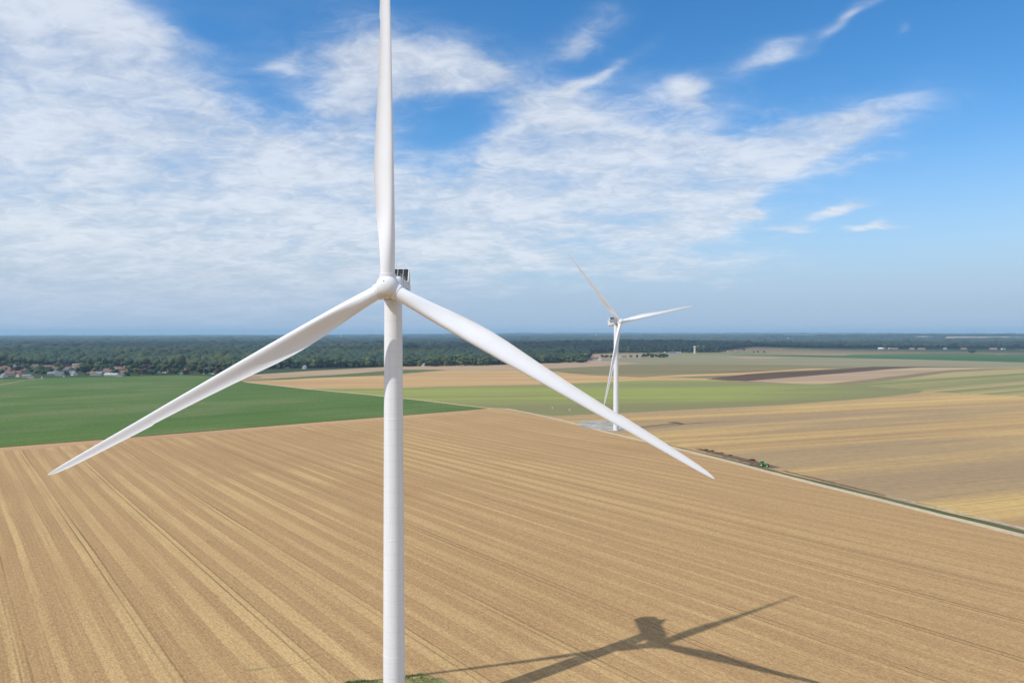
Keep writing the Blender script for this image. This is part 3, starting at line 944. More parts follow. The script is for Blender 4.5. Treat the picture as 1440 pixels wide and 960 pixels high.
# dry brush along the turned soil
for i, (px, off, h, w) in enumerate(((970, 13, .9, 4.2), (977, 13.6, 1.1, 3.2), (988, 14, .7, 4.6), (1001, 14.4, .8, 2.6), (1030, 15.2, 1.3, 3.4))):
    x, y = offset_line([(px - 20, np.interp(px - 20, [t[0] for t in TRK], [t[1] for t in TRK])), (px, np.interp(px, [t[0] for t in TRK], [t[1] for t in TRK])), (px + 20, np.interp(px + 20, [t[0] for t in TRK], [t[1] for t in TRK]))], off)[1][:2]
    lb = "largest dry brown bush, alone left of the tractor" if px == 1030 else "low dry brown bush on the turned soil beside the track"
    tree(x, y, h, w / h / 1.2, "dry_bush", lb, None if px == 1030 else "dry bushes beside the track", "dry_bush", "bush")

# ------------------------------------------------------------------ forest
FX = [-1200, -300, 0, 160, 180, 330, 345, 420, 560, 700, 755, 800, 826, 830, 870, 1010, 1060, 1180, 1440, 2200]
FY = [508, 510, 514.5, 515.5, 518, 521, 519.5, 517.5, 515, 513, 511, 509, 507, 497.5, 496.2, 496, 491.6, 490.6, 490.6, 490]


def front(px): return np.interp(px, FX, FY)


CLEARINGS = [(1098, 1150, 7900, 8700), (1200, 1236, 8600, 9400), (1150, 1176, 5900, 6350), (60, 118, 11000, 12600), (905, 950, 10500, 12000), (1290, 1330, 5200, 5500)]   # bearing range, distance range


def in_clear(x, y):
    """open fields inside the wooded country"""
    px = 720 + x / y * FPX
    c = np.zeros(len(x), bool)
    for a_, b_, c_, d_ in CLEARINGS:
        c |= (y > c_ - 350) & (y < d_ + 40) & (px > a_ - 1) & (px < b_ + 1)
    c |= (y > 6350) & (y < 7450) & (px > 1322)
    c |= (y > 6750) & (y < 7600) & (px > 1244) & (px < 1326) & (np.sin(x / 130) > -.4)
    c |= (y > 4300) & (y < 5050) & (px > 1178) & (px < 1198)
    return c


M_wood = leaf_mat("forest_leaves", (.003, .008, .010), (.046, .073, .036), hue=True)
FV = []; FF = []; FT = []; nb = 0
VAR = {s: [lumpy(s, a, 900 + 17 * k + s) for k in range(6)] for s, a in ((1, .3), (2, .3))}


def scatter(y0, y1, sp, sub, wid, hgt, hvar, flat=1.0):
    """jittered stand of trees over the visible wedge"""
    global nb
    ys = np.arange(y0, y1, sp); L = []
    for yv in ys:
        xm = yv * .80 + 60
        L.append(np.stack([np.arange(-xm, xm, sp), np.full(len(np.arange(-xm, xm, sp)), yv)], 1))
    P = np.concatenate(L); P += rng.uniform(-.55, .55, P.shape) * sp
    px = 720 + P[:, 0] / P[:, 1] * FPX
    yf = CAM_H * FPX / (front(px) - HOR)
    k = (P[:, 1] > yf) & ~in_clear(P[:, 0], P[:, 1])
    P = P[k]
    z = terrain(P[:, 0], P[:, 1])
    # stands differ in height and colour, with cloud shadow painted into the dark tints
    st = np.sin(P[:, 0] / 210 + 1.3 * np.sin(P[:, 1] / 320)) * np.sin(P[:, 1] / 150 + .8 * np.sin(P[:, 0] / 330))
    st2 = np.sin(P[:, 0] / 700 + 2 + 1.4 * np.sin(P[:, 1] / 800)) * np.cos(P[:, 1] / (90 + P[:, 1] * .09) + .9 * np.sin(P[:, 0] / 900))
    st = np.tanh(2.2 * st); st2 = np.tanh(2.2 * st2)
    H = hgt * (1 + hvar * rng.normal(size=len(P))) + 2.2 * st + 3.0 * st2
    Wd = wid * rng.uniform(.8, 1.25, len(P))
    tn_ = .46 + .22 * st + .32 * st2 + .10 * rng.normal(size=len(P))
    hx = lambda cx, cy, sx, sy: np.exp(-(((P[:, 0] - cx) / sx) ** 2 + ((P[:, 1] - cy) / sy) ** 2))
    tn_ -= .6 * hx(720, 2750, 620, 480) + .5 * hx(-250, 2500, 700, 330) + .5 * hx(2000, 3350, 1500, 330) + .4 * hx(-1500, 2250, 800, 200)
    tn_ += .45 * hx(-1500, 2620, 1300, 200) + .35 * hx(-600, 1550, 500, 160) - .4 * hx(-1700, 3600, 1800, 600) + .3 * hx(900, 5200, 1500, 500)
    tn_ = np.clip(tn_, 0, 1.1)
    sz = np.exp(.24 * rng.normal(size=len(P)))
    sz[rng.random(len(P)) < .05] *= 1.3
    Wd = Wd * sz; H = H * (.55 + .45 * sz)
    v = rng.integers(0, 6, len(P)); a = rng.uniform(0, 6.28, len(P))
    for i in range(6):
        s = np.where(v == i)[0]
        if not len(s): continue
        Vt, Ft = VAR[sub][i]
        ca, sa = np.cos(a[s])[:, None], np.sin(a[s])[:, None]
        X = (Vt[None, :, 0] * ca - Vt[None, :, 1] * sa) * Wd[s][:, None] / 2 + P[s, 0][:, None]
        Y = (Vt[None, :, 0] * sa + Vt[None, :, 1] * ca) * Wd[s][:, None] / 2 + P[s, 1][:, None]
        hh = H[s][:, None]
        Z = z[s][:, None] + hh * .66 + Vt[None, :, 2] * hh * .34 * flat
        m = len(s); nv = len(Vt)
        FV.append(np.stack([X, Y, Z], 2).reshape(-1, 3))
        FF.append((Ft[None] + (np.arange(m) * nv)[:, None, None]).reshape(-1, 3) + nb)
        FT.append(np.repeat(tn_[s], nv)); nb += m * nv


scatter(1260, 1750, 9.5, 2, 12.5, 15, .13)
scatter(1750, 2400, 11.0, 2, 15, 17, .10)
scatter(2400, 3600, 14.0, 1, 20, 18, .08)
scatter(3600, 5600, 22, 1, 32, 18, .07)
scatter(5600, 9500, 44, 1, 66, 19, .08)
scatter(9500, 18000, 100, 1, 150, 20, .12)
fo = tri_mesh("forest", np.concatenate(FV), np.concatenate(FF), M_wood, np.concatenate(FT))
tag(fo, "dark mixed forest filling the land up to the horizon", "forest", kind="stuff")
print("forest faces", len(fo.data.polygons))

def draped(name, px0, px1, Y0, Y1, mat, label, up=1.5):
    V = []; F = []; nx, ny = 24, 10
    for j in range(ny + 1):
        for i in range(nx + 1):
            Y = Y0 + (Y1 - Y0) * j / ny + 40 * sin(i * .9)
            X = (px0 + (px1 - px0) * i / nx - 720) / FPX * Y
            V.append((X, Y, float(terrain(X, Y)) + up))
    for j in range(ny):
        for i in range(nx):
            a = j * (nx + 1) + i
            F.append((a, a + 1, a + nx + 2, a + nx + 1))
    tag(mesh_obj(name, V, F, mat), label, kind="structure")


draped("far_field", 1326, 1560, 6500, 7350, M_tanfar, "pale tan fields on the distant rise at the far right")
draped("far_field", 1246, 1322, 6900, 7500, M_tanfar, "small pale field left of the distant rise")
for k_, cl_ in enumerate(CLEARINGS):
    draped("far_field", *cl_, M_tanfar, "pale clearing far off in the wooded land")
draped("far_field", 1180, 1196, 4600, 5000, M_tanfar, "tiny pale clearing in the distant wood")

# the front row of that forest, tree by tree
GW = "trees along the front of the wood"
px = 333.0
while px < 826:
    yb = front(px) + random.uniform(-.3, .9)
    k = random.choice(["dark_round", "mid_round", "mid_round", "dark_round", "pale_round", "dark_tall", "mid_tall"])
    kd = {"dark_round": "dark rounded", "mid_round": "mid green rounded", "pale_round": "pale green rounded", "mid_tall": "slim green", "dark_tall": "slim dark"}[k]
    hpx = random.choice((random.uniform(5, 8), random.uniform(9, 13), random.uniform(12, 17))) if px < 700 else random.uniform(9, 12)
    wh = "left of the near tower" if px < 540 else "between the near tower and its right blade" if px < 700 else "left of the farm"
    tree_px(px, yb, hpx, hpx * random.uniform(.65, 1.0), k, f"{kd} tree at the wood's edge {wh}", f"{kd} trees at the wood's edge {wh}")
    px += random.uniform(3.5, 10.5)
px = 866.0
while px < 1012:
    hpx = random.uniform(7, 11)
    k = random.choice(["dark_tall", "dark_round", "conifer", "mid_round"])
    kd = {"dark_round": "dark rounded", "mid_round": "mid green rounded", "conifer": "dark pointed", "dark_tall": "slim dark"}[k]
    if abs(px - 977) > 4:
        tree_px(px, front(px) + .2, hpx, hpx * random.uniform(.5, .8), k, f"{kd} tree at the wood's edge beside the water tower", f"{kd} trees near the water tower")
    px += random.uniform(4.5, 7)

# ------------------------------------------------------------------ houses
def wallmat(nm, c): return paint(nm, c, .85, .1, .08, .4)


WALLS = {"cream": wallmat("wall_cream", (.45, .39, .30)), "white": wallmat("wall_white", (.60, .59, .57)), "pinkish": wallmat("wall_pinkish", (.40, .31, .27)), "grey": wallmat("wall_grey", (.42, .41, .39)), "ochre": wallmat("wall_ochre", (.55, .42, .22))}
ROOFS = {"red": wallmat("roof_red", (.19, .10, .078)), "brown": wallmat("roof_brown", (.17, .115, .09)), "grey": wallmat("roof_grey", (.22, .225, .24)), "orange": wallmat("roof_orange", (.25, .14, .095)), "white": wallmat("roof_white", (.72, .73, .74)), "slate": wallmat("roof_slate", (.13, .14, .165))}
M_glass = paint("window_glass", (.04, .05, .06), .15, .5, .1)


def house(px, py, wpx, wall, roof, label, group=None, name="house", rz=None, eave=3.0, pitch=.75, depth=None, cat="house", chim=True):
    x, y = G(px, py)
    w = wpx * y / FPX
    d = depth or random.uniform(7.5, 9.5)
    rz = random.uniform(-.5, .5) if rz is None else rz
    root = empty(name, (x, y, float(terrain(x, y))), rz)
    tag(root, label, cat, group)
    hw, hd = w / 2, d / 2
    rh = eave + hd * pitch
    g = Geo()
    P = [(-hw, -hd, -.3), (hw, -hd, -.3), (hw, hd, -.3), (-hw, hd, -.3), (-hw, -hd, eave), (hw, -hd, eave), (hw, hd, eave), (-hw, hd, eave), (-hw, 0, rh - .1), (hw, 0, rh - .1)]
    g.add(P, [(0, 1, 5, 4), (2, 3, 7, 6), (1, 2, 6, 9, 5), (3, 0, 4, 8, 7)])
    g.build("wall", WALLS[wall], root)
    r = Geo(); ov = .4; th = .22
    for sg in (-1, 1):
        a = [(-hw - ov, sg * (hd + ov), eave - ov * pitch), (hw + ov, sg * (hd + ov), eave - ov * pitch), (hw + ov, 0, rh), (-hw - ov, 0, rh)]
        b = [(p[0], p[1], p[2] + th) for p in a]
        r.add(a + b, [(0, 1, 2, 3)[::sg], (4, 5, 6, 7)[::-sg], (0, 4, 5, 1), (1, 5, 6, 2), (3, 7, 4, 0)])
    ro = r.build("roof", ROOFS[roof], root)
    if chim:
        c = Geo().box((hw * .6, .5, rh + .4), (.7, .7, 1.8)); c.build("chimney", WALLS["pinkish"], ro)
    nwin = max(1, int(w / 3.2))
    for k in range(nwin):
        xx = -hw + w * (k + .5) / nwin
        q = Geo().box((xx, -hd - .02, min(1.7, eave * .55)), (1.1, .08, 1.25)); q.build("window", M_glass, root)
    return root


VH = "village houses beyond the beet field"
house(10, 518, 10, "pinkish", "red", "red roofed house at the upper left of the village", VH)
house(27, 518.5, 11, "cream", "red", "long red roofed house below the white gable tower", VH)
house(38, 519, 11, "pinkish", "brown", "brown roofed house right of the white gable tower", VH)
house(14, 527, 13, "pinkish", "brown", "big brown red roof at the left edge of the village", VH, rz=.2)
house(25, 526, 10, "cream", "red", "red roofed house behind the cream gable house", VH, rz=-.1)
house(27, 530, 6, "cream", "brown", "small cream house with bright gable in front on the left", VH, rz=1.3, eave=3.2)
house(5, 530.5, 5, "white", "grey", "low white walled house at the left edge", VH, eave=2.5)
house(38, 530, 12, "grey", "grey", "low blue grey roofed barn at the field's edge", VH, rz=.05, eave=2.6, pitch=.4, chim=False)
house(44, 532, 8, "ochre", "grey", "low ochre walled shed at the field's edge", VH, rz=.05, eave=2.2, pitch=.25, chim=False, depth=5)
house(80, 521.5, 15, "grey", "brown", "large dark brown roof in the middle of the village", VH, rz=.1, eave=4)
house(90, 519, 6, "white", "slate", "white gabled house right of the large brown roof", VH, rz=1.4, eave=3.5)
house(72, 527.5, 9, "grey", "grey", "grey roofed house left of centre at the field's edge", VH)
house(84, 528, 10, "grey", "slate", "slate roofed house before the large brown roof", VH)
house(100, 527, 8, "pinkish", "grey", "house with grey pointed roof left of the broad dark tree", VH, rz=.7, pitch=1.0)
house(107, 516, 9, "cream", "grey", "pale house behind the broad dark tree", VH, rz=.1, eave=4)
house(104, 527.7, 5, "white", "grey", "little white house left of the broad dark tree", VH)
house(132, 527.5, 9, "white", "orange", "orange roofed house with white wall right of the broad dark tree", VH, rz=.4, eave=3.6)
house(140, 527.5, 6, "grey", "grey", "small grey house between the orange roof and white shed", VH)
house(157, 528, 18, "white", "white", "long low white shed at the field's edge", VH, "shed", rz=.02, eave=3.0, pitch=.18, depth=9, chim=False, cat="shed")
house(160, 522, 8, "white", "grey", "white house with grey roof behind the white shed", VH)
house(168, 521, 9, "pinkish", "red", "red roofed house left behind the white shed's end", VH, eave=3.6)
house(178, 519, 9, "cream", "orange", "orange red roofed house left of the tree row", VH, eave=4)
house(173, 526, 7, "pinkish", "brown", "pinkish house between the white shed and tree row", VH)
house(168, 529.8, 9, "grey", "grey", "low grey shelter beside the white shed", VH, rz=.1, eave=1.6, pitch=.3, depth=6, chim=False)
house(212, 515.5, 9, "cream", "red", "red roofed house above the widest dark tree", VH, eave=5)
house(241, 515, 7, "white", "red", "small red roof peeping over the tallest dark tree", VH, eave=5)
house(233, 524, 7, "white", "brown", "white house glimpsed between trunks of the tree row", VH)
house(222, 523.5, 8, "white", "brown", "white walled house behind the widest dark tree", VH)
house(262, 525, 8.5, "pinkish", "red", "tall pale pink gabled house in the tree row's gap", VH, rz=1.45, eave=6.0, pitch=1.25, depth=8)
house(200, 526.4, 3.5, "white", "grey", "tiny white hut under the slim dark tree", VH, "hut", eave=2.6, depth=4, chim=False, cat="hut")
house(255, 526.6, 3.5, "grey", "slate", "tiny dark hut left of the tall gabled house", VH, "hut", eave=2, depth=3.5, chim=False, cat="hut")
house(471, 505.5, 7, "white", "white", "bright white barn among the trees beyond the left blade", "buildings by the wood", "barn", rz=.1, eave=3.5, pitch=.4, chim=False, cat="barn")
house(440, 506.3, 4, "white", "grey", "small pale house left of the bright white barn", "buildings by the wood")
FH = "farm and hamlet buildings"
house(834, 506.5, 16, "white", "red", "red roofed farmhouse with long white wall", FH, "farmhouse", rz=.1, eave=4, pitch=.7, depth=12, cat="farmhouse")
house(823, 505.5, 6, "white", "red", "small red roofed outbuilding left of the farmhouse", FH, "outbuilding", rz=1.2, cat="outbuilding")
house(843.5, 506.9, 3.6, "white", "white", "square white shed right of the farmhouse", FH, "shed", rz=0, eave=5, pitch=.1, chim=False, cat="shed")
house(878, 502.6, 6, "cream", "brown", "cream house just right of the second turbine", FH)
house(872.5, 502.9, 3, "white", "grey", "small white house touching the second turbine's tower", FH)
house(887, 501.8, 5, "cream", "red", "red roofed house among reddish bushes", FH)
house(899, 502.8, 4, "white", "grey", "bright white little house before the short tree row", FH)
house(935, 497.2, 3, "white", "grey", "pale little house under the dark wood", FH)
house(944, 497.3, 9, "grey", "slate", "long dark roofed building under the dark wood", FH, rz=.0, eave=3, chim=False)
house(954, 497.2, 8, "grey", "grey", "long grey roofed building left of the water tower", FH, rz=.0, eave=3, chim=False)
house(1025, 495.6, 4, "white", "brown", "little white house at the dark wood's right end", FH)
house(1039, 495, 9, "cream", "brown", "pale long house right of the water tower's wood", FH, rz=.1)
for (px, py, w, wl, rf, lb) in ((1238, 491.6, 6, "white", "white", "brightest white house in the far right hamlet"), (1243.5, 491.6, 5, "cream", "grey", "cream house beside the brightest white house"), (1251, 491.4, 4, "cream", "grey", "tiny pale house between white and pinkish houses"),
                                (1258.5, 491.4, 8, "pinkish", "red", "pinkish house with red roof in the far hamlet"), (1282.5, 491.5, 6, "cream", "red", "cream house with red roof in the middle of the far hamlet"), (1296, 491.6, 9, "pinkish", "orange", "long orange roofed house in the far hamlet"),
                                (1329, 491.4, 4, "cream", "grey", "lonely grey roofed house between hamlets"), (1355.5, 491.2, 7, "pinkish", "red", "red roofed house behind the lone round tree"), (1397, 491.4, 9, "pinkish", "red", "long red roofed house at the far right"), (1411, 491.5, 6, "white", "brown", "white house with brown roof at the far right")):
    house(px, py, w, wl, rf, lb, "houses of the far right hamlet", eave=4.5, pitch=.8)

for i in range(24):
    zone = i % 3
    px = (random.uniform(-8, 60), random.uniform(60, 120), random.uniform(125, 182))[zone]
    py = random.uniform(515.5, 525)
    rf = random.choice(["red", "brown", "brown", "slate", "red"]); wl = random.choice(["pinkish", "cream", "grey", "pinkish"])
    nm = {"red": "red", "brown": "brown", "slate": "slate"}[rf]
    wh = ("left end of the village", "middle of the village", "village behind the white shed")[zone]
    house(px, py, random.uniform(6.5, 9.5), wl, rf, f"small {wl} house with {nm} roof among trees, {wh}", f"small {wl} houses with {nm} roofs, {wh}", eave=random.uniform(2.6, 3.6))

for (px, py, w_, wl, rf, lb) in ((288, 521.5, 8, "cream", "brown", "cream house with brown roof behind the leafy trees right of the tall gabled house"), (303, 522.5, 7, "pinkish", "red", "red roofed house peeping out beside the coppery dark tree"), (316, 520.5, 8, "grey", "slate", "slate roofed house close to the near turbine's left blade"), (331, 522.8, 6, "white", "brown", "white house at the right end of the village by the left blade"),
                                 (404, 517.8, 6, "cream", "brown", "cream house at the wood's edge under the left blade"), (428, 518.3, 5, "white", "grey", "small white house at the wood's edge right of the left blade"), (596, 514.6, 5, "white", "grey", "small white house at the wood's edge just right of the near tower"), (650, 513.6, 6, "cream", "grey", "pale house in the trees between tower and right blade")):
    house(px, py, w_, wl, rf, lb, "houses scattered along the wood's edge", eave=3.2)

# village gable tower and wall, posts
x, y = G(20.5, 520)
r_ = empty("chapel_tower", (x, y, 0), .2); tag(r_, "small white tower with pointed roof above the village roofs", "tower", None)
Geo().box((0, 0, 4.5), (4.2, 4.2, 9.6)).build("wall", WALLS["white"], r_)
g = Geo(); g.add([(-2.4, -2.4, 9.3), (2.4, -2.4, 9.3), (2.4, 2.4, 9.3), (-2.4, 2.4, 9.3), (0, 0, 13)], [(3, 2, 1, 0), (0, 1, 4), (1, 2, 4), (2, 3, 4), (3, 0, 4)]); g.build("roof", ROOFS["slate"], r_)
Geo().box((0, -2.12, 7), (1, .1, 1.8)).build("louvre", M_dark, r_)
x, y = G(293, 526); x2, y2 = G(302, 526)
w_ = Geo().box((0, 0, .7), (20, .35, 1.7)); w_.box((0, 0, 1.6), (20.2, .5, .12)); o = w_.build("garden_wall", WALLS["white"]); o.location = (x, y, 0)
tag(o, "low white garden wall below the leafy trees", "wall")
for (px, py, h) in ((58.5, 532, 2.6), (89.5, 530, 2.2)):
    x, y = G(px, py)
    g = Geo().box((0, 0, h / 2 - .1), (1.3, 1.3, h)); g.box((0, 0, h), (1.5, 1.5, .15)); o = g.build("utility_cabinet", WALLS["white"]); o.location = (x, y, 0)
    tag(o, "small white cabinet at the field's edge " + ("right of the ochre shed" if px < 70 else "left of the broad dark tree"), "cabinet", "white cabinets at the field's edge")

# marker posts in the meadow
for (px, py, h) in ((777, 575.5, 2.6), (801, 578, 2.2)):
    x, y = G(px, py)
    g = Geo(); g.tube((-.5, 0, -.1), (-.5, 0, h), .09, n=8); g.tube((.5, 0, -.1), (.5, 0, h), .09, n=8); g.box((0, -.12, h * .72), (1.25, .06, h * .42))
    o = g.build("marker_board", WALLS["white"]); o.location = (x, y, 0)
    tag(o, "little pale board on posts in the lime meadow, " + ("the one further from the track" if px < 790 else "the one nearer the second turbine"), "board", "boards in the meadow")

# ------------------------------------------------------------------ water towers
M_wt = paint("water_tower_concrete", (.55, .50, .40), .85, .1, .12, .3)
x, y = G(977, 497.3)
r_ = empty("water_tower", (x, y, float(terrain(x, y)))); tag(r_, "tall pale concrete water tower before the dark wood", "water tower")
shade_angle(Geo().lathe([(3.9, -.3), (3.6, 1), (3.2, 14), (3.3, 19.5)], 32).build("shaft", M_wt, r_), 30)
shade_angle(Geo().lathe([(3.3, 19.5), (4.6, 21.8), (4.9, 22.2), (4.9, 25.4), (4.6, 25.7), (.5, 26.6)], 32).build("tank", M_wt, r_), 30)
Geo().box((0, -3.75, 1.2), (1.1, .2, 2.2)).build("door", M_door, r_)
for (px, yy, htop, lb) in ((479.5, 7600, 58, "tiny white tower far off over the forest, above the left blade"), (838, 8200, 60, "tiny white tower far off left of the second turbine"), (1430, 7900, 62, "white tower on the far right ridge")):
    x = (px - 720) / FPX * yy; zb = float(terrain(x, yy))
    r_ = empty("distant_tower", (x, yy, zb)); tag(r_, lb, "tower", "white towers on the horizon")
    ht = {479.5: 44, 838: 46, 1430: 40}[px]
    shade_angle(Geo().lathe([(5, -1), (4.2, 3), (3.8, ht * .7)], 24).build("shaft", WALLS["white"], r_), 30)
    shade_angle(Geo().lathe([(3.8, ht * .7), (7.5, ht * .82), (7.8, ht * .97), (1, ht)], 24).build("tank", WALLS["white"], r_), 30)

# ------------------------------------------------------------------ tractor and plough
M_grn = paint("tractor_green", (.05, .19, .045), .35, .5, .08)
M_lgrn = paint("fresh_green", (.17, .38, .12), .4, .4, .06)
M_tyre = paint("tyre_rubber", (.025, .024, .023), .85, .2, .3, 3)
M_rim = paint("rim_green", (.30, .50, .18), .5, .4, .08)
M_iron = paint("plough_iron", (.10, .075, .06), .6, .4, .3, 2)
M_cab = paint("cab_glass", (.03, .035, .04), .1, .6, .1)
x, y = G(1074.5, 656.5)
tr = empty("tractor", (x, y, .1), radians(-28)); tag(tr, "green tractor working along the grass verge by the chalk track", "tractor")
# faces +X
g = Geo(); g.box((1.35, 0, 1.55), (2.5, 1.15, .95), bev=.18); g.box((2.5, 0, 1.35), (.5, 1.05, .9), bev=.12); g.box((.2, 0, 1.0), (3.4, .7, .6))
bd = shade_angle(g.build("body", M_grn, tr), 30)
Geo().box((2.77, 0, 1.4), (.06, .8, .55)).build("grille", M_dark, bd)
for s in (-1, 1): Geo().box((2.78, s * .33, 1.78), (.05, .26, .14)).build("headlight", WALLS["white"], bd)
g = Geo(); g.box((-.75, 0, 1.75), (1.6, 1.7, .7), bev=.1); cb = shade_angle(g.build("cab", M_grn, tr), 30)
Geo().box((-.75, 0, 2.55), (1.45, 1.5, 1.15), bev=.08).build("window", M_cab, cb)
Geo().box((-.75, 0, 3.2), (1.75, 1.8, .2), bev=.06).build("roof", M_lgrn, cb)
g = Geo()
for sx in (-1.5, -.02):
    for sy in (-.78, .78): g.tube((sx, sy, 2.0), (sx, sy, 3.15), .06, n=6)
g.build("pillar", M_grn, cb)
Geo().tube((.25, .62, 1.9), (.25, .62, 3.2), .07, n=8).build("exhaust", M_iron, tr)
for (wx, r, wd) in ((-1.0, 1.0, .68), (2.0, .75, .52)):
    for s in (-1, 1):
        wy = s * 1.0
        wr = Geo()
        wr.tube((wx, wy - wd / 2, r), (wx, wy + wd / 2, r), r, n=28)
        for k in range(18):
            a = 2 * pi * k / 18
            wr.box((wx + r * cos(a), wy, r + r * sin(a)), (.1, wd, .09), np.array(Matrix.Rotation(-a, 3, "Y")))
        wh = wr.build("wheel", M_tyre, tr)
        Geo().tube((wx, wy + s * (wd / 2 - .02), r), (wx, wy + s * (wd / 2 + .03), r), r * .55, n=20).build("rim", M_rim, wh)
for s in (-1, 1):
    f = Geo().box((-1.0, s * 1.0, 2.06), (1.5, .72, .1), bev=.04); f.build("mudguard", M_lgrn, tr)
pl = empty("plough", (x + 4.6 * cos(radians(152)), y + 4.6 * sin(radians(152)), .1), radians(-28)); tag(pl, "dark iron plough drawn behind the green tractor", "plough")
g = Geo(); g.box((-.2, 0, 1.0), (4.2, .16, .2), np.array(Matrix.Rotation(.25, 3, "Z"))); g.box((1.7, 0, 1.0), (.3, 1.4, .9)); g.build("frame", M_iron, pl)
for k in range(5):
    xx = -1.9 + k * .85; yy = xx * math.tan(.25)
    g = Geo(); g.tube((xx, yy, 1.0), (xx - .1, yy, .3), .06, n=6)
    g.add([(xx - .5, yy - .35, 0), (xx + .35, yy + .1, -.05), (xx + .3, yy + .2, .55), (xx - .55, yy - .1, .7), (xx - .5, yy - .31, .02), (xx + .35, yy + .14, 0), (xx + .3, yy + .24, .55), (xx - .55, yy - .06, .7)], [(0, 1, 2, 3), (7, 6, 5, 4), (0, 4, 5, 1), (1, 5, 6, 2), (2, 6, 7, 3), (3, 7, 4, 0)])
    g.build("share", M_iron, pl)
g = Geo(); g.tube((-2.2, -.9, .35), (-2.2, -.68, .35), .36, n=18); g.build("wheel", M_tyre, pl)

# ------------------------------------------------------------------ air
M_h = bpy.data.materials.new("haze_air"); M_h.use_nodes = True
nt = M_h.node_tree; nt.nodes.clear()
out = nt.nodes.new("ShaderNodeOutputMaterial"); pv = nt.nodes.new("ShaderNodeVolumePrincipled")
pv.inputs["Color"].default_value = (.50, .77, 1.0, 1)
pv.inputs["Density"].default_value = 7.2e-5
pv.inputs["Anisotropy"].default_value = 0.0
nt.links.new(pv.outputs[0], out.inputs["Volume"])
zmin = float(V[:, 2].min()) if False else -70.0
hb = Geo().box((0, 0, (158 + zmin) / 2), (68000, 68000, 158 - zmin))
hz = hb.build("haze", M_h); tag(hz, "thin bluish summer haze over the whole plain", "haze", kind="stuff")

# ------------------------------------------------------------------ sun and sky
AZ, EL = radians(-125.13), radians(49.72)
sd = bpy.data.lights.new("sun", "SUN"); so = bpy.data.objects.new("sun", sd); COL.objects.link(so)
sd.energy = 3.8; sd.angle = radians(.53); sd.color = (1, .97, .92)
S = Matrix(((1, 0, 0), (0, 1, 0), (0, 0, 1)))
from mathutils import Vector
so.rotation_euler = Vector((sin(AZ) * cos(EL), cos(AZ) * cos(EL), sin(EL))).to_track_quat("Z", "Y").to_euler()
so.location = (-200, -200, 300)

w = bpy.data.worlds.new("World"); scn.world = w; w.use_nodes = True
n = N(w.node_tree)
bg = w.node_tree.nodes["Background"]
sky = n.new("ShaderNodeTexSky", sky_type="NISHITA")
sky.sun_disc = False; sky.sun_elevation = EL; sky.sun_rotation = AZ
sky.altitude = 100; sky.air_density = 1.0; sky.dust_density = .6; sky.ozone_density = 2.5
tc = n.new("ShaderNodeTexCoord")
D = n.vm("NORMALIZE", tc.outputs["Generated"])
dx, dy, dz = n.sep(D)
az = n.m("ARCTAN2", dx, dy)
el = n.m("ARCSINE", dz)
# cloud plane coordinates for the texture: bands that close up towards the horizon
den = n.m("ADD", n.m("MAXIMUM", dz, 0.0), .20)
cp = n.comb(n.m("DIVIDE", dx, den), n.m("DIVIDE", dy, den))
rot = n.new("ShaderNodeMapping"); n.put(rot.inputs[0], cp); rot.inputs["Rotation"].default_value = (0, 0, radians(28)); rot.inputs["Scale"].default_value = (1.05, 1.4, 1)
cpr = rot.outputs[0]
wz = n.noise(cpr, 1.6, 3, .55)
wz2 = n.noise(n.vm("ADD", cpr, (5.2, 1.3, 0)), 1.6, 3, .55)
warp = n.comb(n.m("MULTIPLY", n.m("SUBTRACT", wz, .5), .20), n.m("MULTIPLY", n.m("SUBTRACT", wz2, .5), .11))
pos = n.vm("ADD", n.comb(az, el), warp)


def pxang(px, py):
    a = math.atan((px - 720) / FPX)
    return a, math.atan((HOR - py) / FPX * cos(a))


BL = [  # bearing and height of each cloud mass (from the survey frame), spread, slope, weight
    (380, 230, 430, 210, 0, .24), (60, 300, 330, 150, 0, 1.0), (20, 130, 190, 120, 0, .9), (90, 40, 100, 40, -20, .75), (190, 30, 110, 28, -18, .45), (180, 130, 120, 60, -25, .7), (330, 190, 90, 32, 0, .6),
    (470, 290, 190, 80, 0, .75), (250, 385, 430, 66, 0, .75), (545, 92, 100, 42, -10, 1.15), (680, 112, 66, 32, -8, 1.15), (480, 145, 60, 60, 25, .55),
    (740, 230, 120, 48, 18, .75), (860, 215, 150, 50, 8, .85), (1040, 200, 150, 32, 6, .9), (1160, 180, 90, 18, 10, .7), (1000, 262, 170, 34, 12, .9), (780, 172, 50, 26, 20, .7), (1230, 225, 50, 9, 9, .45),
    (800, 310, 220, 60, 6, .6), (975, 330, 70, 26, 10, .5), (880, 370, 200, 22, 0, .45), (1000, 385, 120, 14, 0, .35),
    (1066, 293, 22, 13, 15, 1.15), (1178, 292, 32, 9, 14, 1.1), (1105, 330, 34, 10, 5, .8), (1228, 320, 38, 6, 8, 1.0), (995, 312, 40, 16, 10, .8), (1070, 84, 45, 13, 18, .72), (1160, 40, 40, 9, 38, .42), (1205, 8, 60, 7, 18, .42), (828, 56, 44, 19, 22, .85), (970, 132, 26, 12, 10, .8), (850, 125, 60, 10, 30, .7), (1283, 40, 10, 8, 40, .35), (395, 82, 22, 6, 0, .4), (1320, 250, 60, 6, 10, .2),
    (470, 60, 80, 28, 0, -.35), (420, 130, 40, 22, 0, -.35), (640, 185, 75, 30, 12, -.55), (300, 40, 40, 18, 0, -.3), (130, 190, 48, 9, -12, -.45), (60, 48, 70, 8, -12, -.3),
]
tot = None
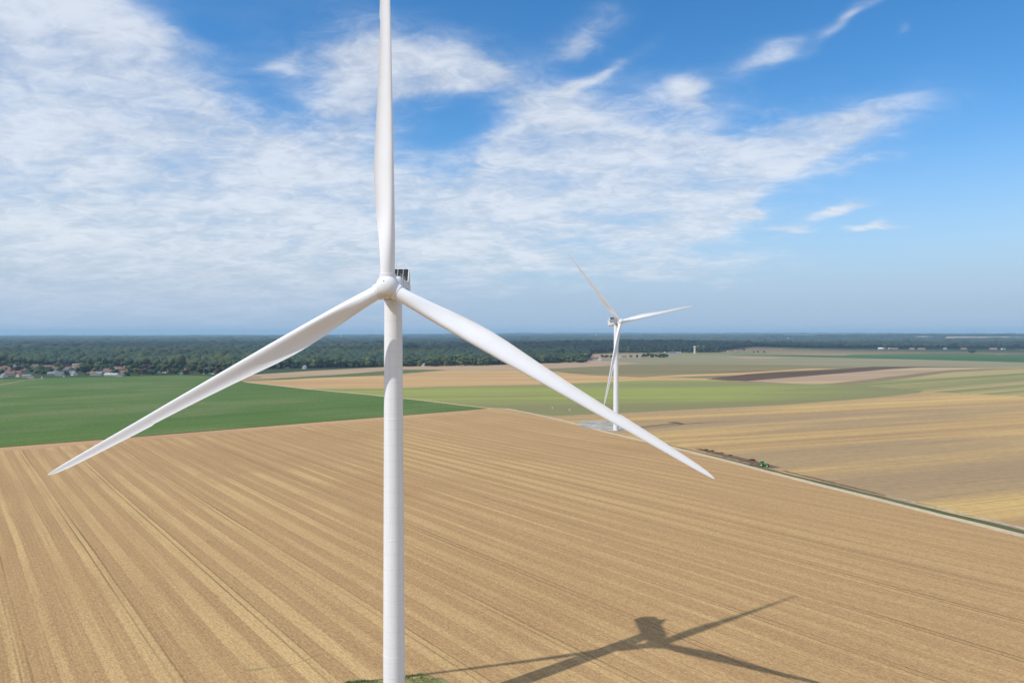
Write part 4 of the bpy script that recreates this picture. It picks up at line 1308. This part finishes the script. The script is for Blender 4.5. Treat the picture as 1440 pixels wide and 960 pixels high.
for (cx, cy, rx, ry, ang, wt) in BL:
    a0, e0 = pxang(cx, cy)
    k = cos(a0) ** 2
    mp = n.new("ShaderNodeMapping", vector_type="TEXTURE")
    n.put(mp.inputs[0], pos)
    mp.inputs["Location"].default_value = (a0, e0, 0)
    mp.inputs["Rotation"].default_value = (0, 0, radians(ang))
    mp.inputs["Scale"].default_value = (rx / FPX * k * 1.1, ry / FPX * cos(a0) * 1.15, 1)
    q = n.vm("DOT_PRODUCT", mp.outputs[0], mp.outputs[0], out=1)
    ex_ = n.m("POWER", 2.71828, n.m("MULTIPLY", q, -1.0))
    tot = n.m("MULTIPLY", ex_, wt) if tot is None else n.m("MULTIPLY_ADD", ex_, wt, tot)
# unseen sky behind the viewer and overhead: veils thickened to whiten the shadow fill
beh = n.mapr(n.m("ABSOLUTE", az), .85, 1.3)
veil = n.noise(cpr, .55, 3, .5)
tot = n.m("ADD", tot, n.m("MULTIPLY", beh, n.mapr(veil, .30, .50, .15, 1.1)))
high = n.mapr(el, .56, .80)
tot = n.m("ADD", tot, n.m("MULTIPLY", high, n.mapr(veil, .30, .52, .1, 1.0)))
tot = n.m("MINIMUM", tot, 1.05)
d1 = n.noise(cpr, 2.6, 8, .6, .3)
d2 = n.noise(cpr, 10.0, 8, .64, .9)
d3 = n.noise(n.vm("MULTIPLY", cpr, (1.0, 1.7, 1)), 4.2, 6, .6, .5)
det = n.m("ADD", n.m("ADD", n.m("MULTIPLY", n.m("SUBTRACT", d1, .5), 1.7), n.m("MULTIPLY", n.m("SUBTRACT", d2, .5), .62)), n.m("MULTIPLY", n.m("SUBTRACT", d3, .5), .4))
cov = n.m("ADD", tot, n.m("MULTIPLY", det, n.mapr(tot, .0, .5, .15, 1.0)))
dens = n.mapr(cov, .14, 1.34, 0, .84)
soft = n.mapr(tot, .0, .9, 0, .42)
soft = n.m("MULTIPLY", soft, n.mapr(n.m("ADD", n.m("MULTIPLY", d1, .6), n.m("MULTIPLY", d2, .4)), .36, .62, .15, 1.15))
alpha = n.m("MAXIMUM", dens, soft)
hs = n.new("ShaderNodeHueSaturation"); n.put(hs.inputs["Color"], sky.outputs[0]); hs.inputs["Saturation"].default_value = 1.35; hs.inputs["Value"].default_value = 1.28
cb_ = n.mapr(n.m("ADD", n.m("MULTIPLY", d1, .5), n.m("MULTIPLY", d2, .5)), .38, .62, 5.5, 6.8)
ccol = n.vm("SCALE", (.92, .97, 1.05), cb_)
# summer murk low over the land, behind the clouds and a little in front of them
MURK = (2.95, 4.0, 5.5)
clear = n.mix(n.mapr(el, .0, .30, .82, 0), hs.outputs[0], MURK)
mixed = n.mix(alpha, clear, ccol)
mixed = n.mix(n.mapr(el, .0, .13, .75, 0), mixed, MURK)
n.put(bg.inputs["Color"], mixed)
bg.inputs["Strength"].default_value = .13

scn.view_settings.view_transform = "Standard"
scn.view_settings.look = "None"
scn.view_settings.exposure = 0.0
scn.view_settings.gamma = 1.0
scn.view_settings.use_curve_mapping = False
scn.render.engine = "CYCLES"
scn.cycles.use_denoising = True
scn.cycles.max_bounces = 5
scn.cycles.diffuse_bounces = 2
scn.cycles.volume_bounces = 0
scn.cycles.use_adaptive_sampling = True
scn.cycles.adaptive_threshold = .01
